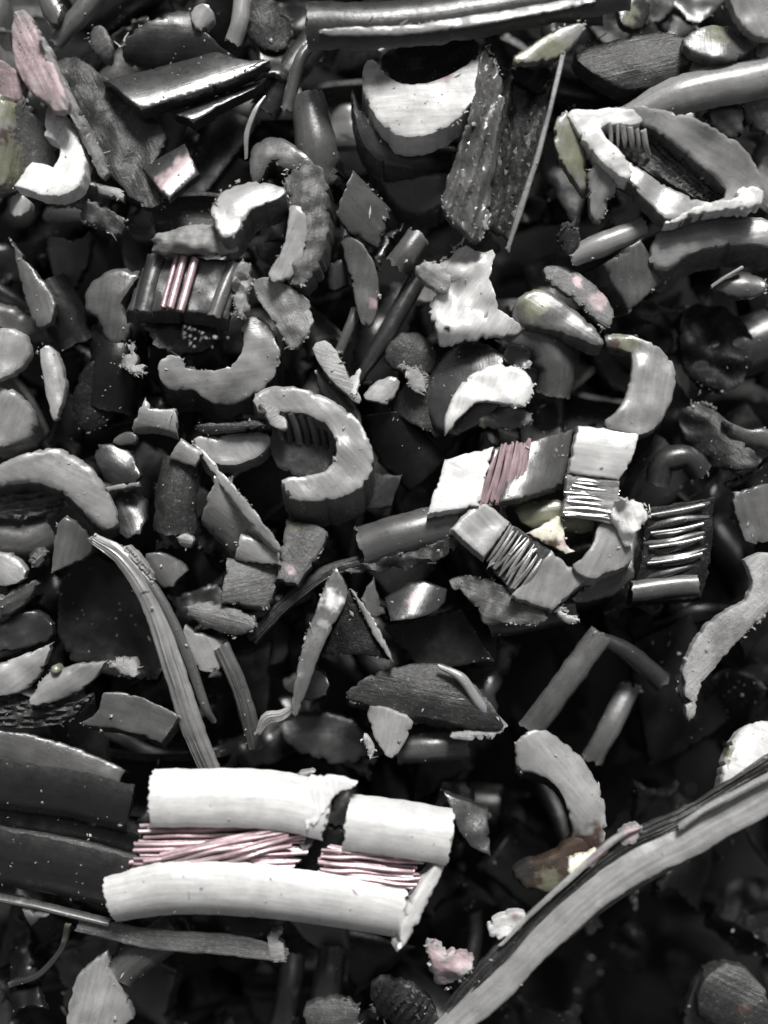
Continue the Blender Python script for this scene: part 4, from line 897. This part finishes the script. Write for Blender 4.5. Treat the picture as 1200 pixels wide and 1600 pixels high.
# ------------------------------------------------------------------ lower right
t = thing('sheath_strip', 'long pale frayed branch of sheath crossing the lower right corner', 'sheath strip', 960, 1420, 100, 'long strips of cable sheath in the heap')
sweep('main_strip', 'L', [(690, 1620, 96), (770, 1546, 104), (860, 1458, 108), (960, 1374, 108), (1080, 1310, 106), (1230, 1226, 100)], prof_rect(48, 14, 3, 3), taper=[.9, 1.08, 1.0, 1.05, 1.1, 1.1], roll=12, grain=1.2, parent=t, fray=60, wob=.8, n=110)
sweep('torn_side', 'Dt', [(700, 1580, 92), (780, 1494, 102), (870, 1404, 106), (960, 1326, 104), (1080, 1270, 100), (1220, 1190, 96)], prof_rect(30, 14, 3, 3), taper=[.7, 1, .7, 1.1, .8, 1.2], grain=7, parent=t, fray=70, fmat='Lt')
sweep('pale_fibre', 'Lt', [(780, 1478, 112), (870, 1390, 116), (960, 1312, 118), (1002, 1292, 112)], prof_round(5, 8), taper=[.6, 1, 1.2, .5], grain=1.5, parent=t, fray=20, tint=[(944, 1348, 20, 'P'), (986, 1300, 10, 'P'), (912, 1372, 15, 'P')])
sweep('pale_fibre', 'Lt', [(1060, 1292, 114), (1130, 1250, 118), (1220, 1204, 114)], prof_round(6, 8), grain=2, parent=t, fray=14)
sweep('lower_lip', 'Mt', [(880, 1470, 92), (950, 1411, 96), (1030, 1364, 96), (1140, 1306, 90)], prof_rect(12, 14, 3, 2), parent=t, taper=[.6, 1.2, 1, .6], fray=14)
plate('side_twig', 'Lt', 112, [(966, 1306), (984, 1290), (1000, 1286), (1004, 1300), (994, 1316), (972, 1326)], parent=t, fray=30, jag=2, tint=[(984, 1304, 10, 'P')])
plate('side_twig', 'Wt', 108, [(760, 1444), (800, 1424), (826, 1430), (818, 1452), (790, 1466), (768, 1470)], parent=t, fray=34, jag=2.4, tint=[(804, 1432, 9, 'P')])
P('plastic_chip', 'bright rounded knob at the right edge above the frayed branch', 'W', 84, [(1120, 1252), (1132, 1186), (1156, 1146), (1180, 1134), (1220, 1132), (1220, 1206), (1170, 1226), (1140, 1246)], dish=-16, r=8, ext=(0, 10, -40), tint=[(1142, 1176, 10, 'O'), (1160, 1224, 9, 'P')])
P('ring_offcut', 'grey hooked ring open to the left in the dark lower right', 'L', 30,
  [(804, 1166), (820, 1148), (846, 1138, 1), (884, 1162), (918, 1194), (946, 1246), (948, 1306), (934, 1332), (894, 1330), (894, 1282), (874, 1232), (842, 1210), (808, 1208)], ext=(4, 20, -50), g=(-.1, -.15), bend=(-50, 26, -.3), r=4, wall='D', sm=1,
  tint=[(922, 1316, 30, 'B')], fray=30)
P('ring_offcut', 'brown and olive stained tail under the grey hooked ring', 'B', 20, [(806, 1354), (868, 1338), (896, 1302), (944, 1300), (936, 1344), (896, 1386), (846, 1400), (804, 1386)], tint=[(858, 1378, 22, 'O'), (936, 1296, 16, 'O'), (822, 1364, 20, 'D')], r=7, dish=-8)
P('torn_scrap', 'cream coloured flake over the brown stained tail', 'I', 112, [(884, 1346), (906, 1334), (958, 1322), (966, 1330), (934, 1352), (900, 1360), (893, 1376)], jag=1.6, fray=12, ext=(0, 0, -10), tint=[(930, 1340, 50, 'I')])
P('torn_scrap', 'small pink torn chip with a painted pinhole by the lower end of the frayed branch', 'Lt', 96, [(660, 1470), (690, 1476), (712, 1490), (744, 1492), (736, 1512), (716, 1540), (690, 1552), (672, 1530), (676, 1500)],
  jag=2.6, fray=44, lump=(6, .05), tint=[(690, 1510, 30, 'P'), (726, 1496, 18, 'P'), (680, 1505, 4, 'K')])  # black dot paints the dark of the pinhole
P('torn_scrap', 'dark ridged scrap at the bottom edge left of the frayed branch', 'Dt', 50, [(572, 1548), (600, 1524), (640, 1536), (680, 1570), (690, 1620), (600, 1620)], ridge=(60, 12, 5), fray=40)
P('plastic_chip', 'pale standing chip at the bottom edge, left', 'L', 54, [(100, 1620), (106, 1560), (122, 1520), (166, 1488, 1), (172, 1520), (192, 1560), (206, 1620)], g=(.1, -.1), fray=14)
Q('sheath_shell', 'grey half pipe leaning against the pale standing chip at the bottom', 'M', [(182, 1530, 40), (220, 1494, 48), (276, 1456, 40)], prof_arc(30, 7, -88, 88), fray=8)
Q('sheath_strip', 'thin dark arc with an olive tip near the bottom left', 'D', [(14, 1540, 20), (60, 1524, 30), (94, 1486, 34), (104, 1446, 30)], prof_rect(9, 16, 2), tint=[(104, 1454, 16, 'O')])
P('plastic_chip', 'little grey triangle below the edge of the dark ribbed sheath', 'L', 30, [(32, 1422, 1), (76, 1430, 1), (46, 1450, 1)], sm=0)
P('torn_scrap', 'dark scrap with an orange fleck in the bottom right corner', 'Dt', 0, [(1090, 1540), (1150, 1500), (1210, 1560), (1200, 1620), (1100, 1620)], tint=[(1160, 1576, 9, 'B')], fray=14)
P('plastic_chip', 'dim rounded plate near the bottom right corner', 'D', -40, [(1074, 1560), (1110, 1500), (1160, 1530), (1140, 1620), (1070, 1620)], dish=-10)
Q('sheath_strip', 'dim upright bar at the bottom edge under the big cable', 'D', [(500, 1620, -30), (512, 1540, -20), (520, 1480, -40)], prof_arc(24, 6, -88, 88))
Q('sheath_strip', 'second dim upright bar at the bottom edge, left of the ridged scrap', 'D', [(436, 1620, -60), (450, 1550, -50), (460, 1490, -70)], prof_arc(20, 6, -88, 88))
P('torn_scrap', 'dull grey rubble chip with an olive fleck at the bottom edge', 'Mt', 0, [(470, 1580), (500, 1560), (560, 1564), (560, 1620), (480, 1620)], fray=24, tint=[(550, 1556, 12, 'O')])

# ------------------------------------------------------------------ chips deep in the heap
bpy.context.view_layer.update()
def copy_tree(o, parent=None):
    c = o.copy(); COL.objects.link(c)
    if parent is not None: c.parent = parent
    for ch in o.children: copy_tree(ch, c)
    return c
ARCH = []
def arch(name, o, adj):
    ARCH.append((name, o, adj)); return o
def rnd_outline(w_, h, n=7, jit=.18):
    return [(600 + w_ * math.cos(2 * math.pi * i / n) * (1 + random.uniform(-jit, jit)), 800 + h * math.sin(2 * math.pi * i / n) * (1 + random.uniform(-jit, jit))) for i in range(n)]
def tri(): return [(540 + random.uniform(-12, 12), 840, 1), (600 + random.uniform(-30, 30), 748, 1), (676, 830 + random.uniform(-20, 10), 1)]
for key, word in (('K', 'shade-black'), ('D', 'dark grey'), ('M', 'grey'), ('L', 'pale grey')):  # black chips carry the shade of the deep gaps in their colour
    arch('sheath_shell', sweep('sheath_shell', key + 's', [(540, 800, 0), (600, 792, 4), (664, 800, 0)], prof_arc(36, 8, -85, 85, n=12), n=10), word + ' curved shell fragment half buried deep in the heap')
    arch('plastic_chip', plate('plastic_chip', key, 0, [(545, 770, 1), (650, 760, 1), (662, 830, 1), (552, 842, 1)], bend=(10, 10), ext=(0, 0, -20), step=9), word + ' square cut chip half buried deep in the heap')
    arch('ring_offcut', plate('ring_offcut', key, 0, [(540, 820), (556, 764), (610, 740, 1), (660, 770), (668, 830, 1), (640, 836, 1), (628, 790), (604, 774), (578, 800), (570, 830)], ext=(0, 0, -44), step=8), word + ' curled ring fragment half buried deep in the heap')
    arch('torn_scrap', plate('torn_scrap', key + 't', 0, rnd_outline(70, 34, 9, .25), lump=(8, .03), jag=2, step=8, fray=10), word + ' torn ragged fragment half buried deep in the heap')
    arch('plastic_chip', plate('plastic_chip', key + 's', 0, tri(), bend=(30, 12), ext=(0, 0, -16), step=9), word + ' three cornered chip half buried deep in the heap')
    arch('sheath_shell', sweep('sheath_shell', key, [(548, 800, 0), (600, 800, 3), (652, 800, 0)], prof_arc(34, 7, -140, 140, n=18), n=8, fray=8), word + ' hollow cut tube half buried deep in the heap')
    arch('sheath_shell', sweep('sheath_shell', key + 't', [(530, 800, 0), (600, 796, 3), (670, 804, 0)], prof_arc(44, 7, -70, 70, concave=True, n=14), n=10, fray=12), word + ' open trough half buried deep in the heap')
    arch('torn_scrap', plate('torn_scrap', key, 0, [(520, 800, 1), (556, 774), (610, 782), (690, 762, 1), (672, 800), (684, 822, 1), (610, 830), (560, 816)], bend=(8, 14), ext=(0, 0, -10), jag=2.6, step=6, lump=(6, .03), fray=14), word + ' long ragged shard half buried deep in the heap')
    arch('torn_scrap', plate('torn_scrap', key + 's', 0, [(560, 850, 1), (574, 790), (566, 736, 1), (610, 752, 1), (640, 740, 1), (632, 800), (650, 862, 1), (604, 846, 1)], bend=(85, 18), ext=(0, 0, -9), jag=2.2, step=6, lump=(5, .03), fray=10), word + ' torn curled flake half buried deep in the heap')
    arch('sheath_strip', sweep('sheath_strip', key, [(510, 800, 0), (570, 790, 8), (640, 806, 4), (700, 800, 0)], prof_rect(24, 9, 3, 4), n=12, roll1=30), word + ' narrow strip fragment half buried deep in the heap')
def place(o, px, py, z, sc, tl=.5):
    o.location = W3(px, py, z)
    o.rotation_euler = (random.gauss(0, tl), random.gauss(0, tl), random.uniform(0, 6.28))
    o.scale = (sc, sc, sc)
cnt = 0; FILL = []
first = {}
def weights(px, py):
    # lower right shade put into the colour: more black chips there, more grey elsewhere
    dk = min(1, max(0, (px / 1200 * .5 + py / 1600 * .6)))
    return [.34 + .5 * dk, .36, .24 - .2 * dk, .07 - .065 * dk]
HOLES = [(1000, 1520, 300, 190), (1000, 1150, 150, 150), (1130, 560, 90, 140), (700, 1000, 110, 60), (180, 960, 90, 110), (350, 1560, 140, 80), (620, 660, 70, 60), (640, 90, 110, 60), (440, 1080, 70, 60), (800, 1240, 110, 90)]  # dark gaps: fewer chips, and black ones in place of shade
FLAT = [1, 3, 4, 4, 5, 6, 7, 7, 7, 8, 8, 8, 9]     # mostly angular shards near the top
layers = [(-36, 128), (-90, 112), (-135, 112), (-220, 130), (-320, 150), (-430, 180)]
for z, sp in layers:
    y = -160
    while y < 1780:
        x = -160
        while x < 1380:
            px = x + random.uniform(-.45, .45) * sp; py = y + random.uniform(-.45, .45) * sp
            dk = min(1, max(0, px / 2200 + py / 1900))
            hole = max([math.exp(-((px - hx) / rx_) ** 2 - ((py - hy) / ry_) ** 2) for hx, hy, rx_, ry_ in HOLES])
            if z > -50 and random.random() < .15 + .75 * dk: x += sp * 1.15; continue
            if z > -150 and random.random() < .9 * hole + .25 * max(0, dk - .55): x += sp * 1.15; continue
            if z > -250: ci = random.choices(range(4), [.2 + .8 * dk * dk, .52, max(.02, .26 - .22 * dk), max(0, .06 - .06 * dk)])[0]  # blacker to the lower right: fall-off of light put into the colour
            else: ci = random.choices(range(4), [.7, .3, 0, 0])[0]  # deep layers black and dark grey only, their shade coloured in
            if random.random() < 1.4 * hole: ci = 0  # chips in the gaps turn black as painted shade
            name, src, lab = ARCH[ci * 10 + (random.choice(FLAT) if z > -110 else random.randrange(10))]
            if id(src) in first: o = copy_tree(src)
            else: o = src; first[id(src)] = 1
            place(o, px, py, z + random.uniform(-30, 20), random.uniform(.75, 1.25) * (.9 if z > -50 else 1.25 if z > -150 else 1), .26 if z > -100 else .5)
            tag(o, lab, GROUPS[name][0], lab.replace(' half buried', 's'))
            cnt += 1; FILL.append(o)
            x += sp * 1.15
        y += sp
def kill(o):
    for ch in list(o.children): kill(ch)
    bpy.data.objects.remove(o, do_unlink=True)
for name, src, lab in ARCH:
    if id(src) not in first: kill(src)
# leave out the ones no view from here or a step aside could show; name the others by their neighbours
bpy.context.view_layer.update()
dg = bpy.context.evaluated_depsgraph_get()
seen = {}; spot = {}; shown = {}
for vx, vy in ((0, 0), (-700, 0), (700, 0), (0, 700), (0, -700)):
    og = Vector((vx * S, vy * S, HC * S))
    st = 8 if (vx, vy) == (0, 0) else 16
    for py in range(2, 1600, st):
        for px in range(2, 1200, st):
            dr = (W3(px, py, 0) - og).normalized()
            ok, loc, nr_, _, ob, _ = SC.ray_cast(dg, og, dr)
            if not ok: continue
            while ob.parent is not None: ob = ob.parent
            seen[ob.name] = seen.get(ob.name, 0) + 1
            if (vx, vy) == (0, 0):
                shown[ob.name] = shown.get(ob.name, 0) + 1
                q = spot.setdefault(ob.name, [0, 0]); q[0] += px; q[1] += py
import re
def short(l):
    return re.split(r",| with | below | above | beside | under | at | in | on | near | left | right | by | beneath | between | behind | along | lying | resting | running | entering | crossing | slanting | showing | pointing | bending | bridging | across | meeting | open | framed | cut | standing | hanging | ending | upper| lower | just ", l)[0]
anchors = [(o['label'], spot[o.name][0] / shown[o.name], spot[o.name][1] / shown[o.name]) for o in COL.objects if o.parent is None and o.get('label') and o not in FILL and shown.get(o.name, 0) > 8]
used = {}
for o in FILL:
    if shown.get(o.name, 0) < 2 and seen.get(o.name, 0) < 8:
        kill(o); continue
    n_ = shown.get(o.name, 0)
    if 1:
        if n_ >= 2: x, y = spot[o.name][0] / n_, spot[o.name][1] / n_
        else:
            k = S * (HC - o.location.z / S) / HC
            x, y = 600 + o.location.x / k, 800 - o.location.y / k
        look = o['label'].replace(' fragment', '').replace(' half buried deep in the heap', '')
        best = sorted(anchors, key=lambda a: (a[1] - x) ** 2 + (a[2] - y) ** 2)
        for a in best[:30]:
            dx, dy = x - a[1], y - a[2]
            side = ('right of' if dx > 0 else 'left of') if abs(dx) > abs(dy) else ('below' if dy > 0 else 'above')
            nm = f"{look} {side} the {short(a[0])}"
            if nm not in used and len(nm.split()) <= 16:
                used[nm] = 1; o['label'] = nm; break
# ------------------------------------------------------------------ dust and crumbs lying on the chips
bpy.context.view_layer.update()
def dust(n):
    dg = bpy.context.evaluated_depsgraph_get()
    V = []; F = []; made = 0
    while made < n:
        px, py = random.uniform(-30, 1230), random.uniform(-30, 1630)
        # crumbs gather in patches
        if noise.noise(Vector((px * .009, py * .009, 4))) < random.uniform(-.5, .45): continue
        a = W3(px, py, 0); a.z = .06
        ok, loc, nrm, _, ob, _ = SC.ray_cast(dg, a, Vector((0, 0, -1)))
        if not ok or nrm.z < .3: continue
        r = (random.paretovariate(2.6) * 1.0) * S; r = min(r, 5 * S)
        b = len(V); ax = Matrix.Rotation(random.uniform(0, 6.28), 3, 'Z') @ Matrix.Rotation(random.uniform(0, 3), 3, 'X')
        e = random.uniform(.8, 3) if random.random() < .3 else 1
        for q in ((1, 0, 0), (-1, 0, 0), (0, 1, 0), (0, -1, 0), (0, 0, 1), (0, 0, -1)):
            V.append(loc + ax @ Vector((q[0] * r * e, q[1] * r * .8, q[2] * r * .6)) * random.uniform(.6, 1.3) + nrm * r * .3)
        for f in ((0, 2, 4), (2, 1, 4), (1, 3, 4), (3, 0, 4), (2, 0, 5), (1, 2, 5), (3, 1, 5), (0, 3, 5)): F.append(tuple(b + i for i in f))
        made += 1
    me = bpy.data.meshes.new('plastic_dust'); me.from_pydata(V, [], F)
    o = finish(me, 'plastic_dust', mat('Lt')); o['kind'] = 'stuff'
    tag(o, 'pale plastic dust and crumbs scattered over the heap', 'dust')
dust(1500)
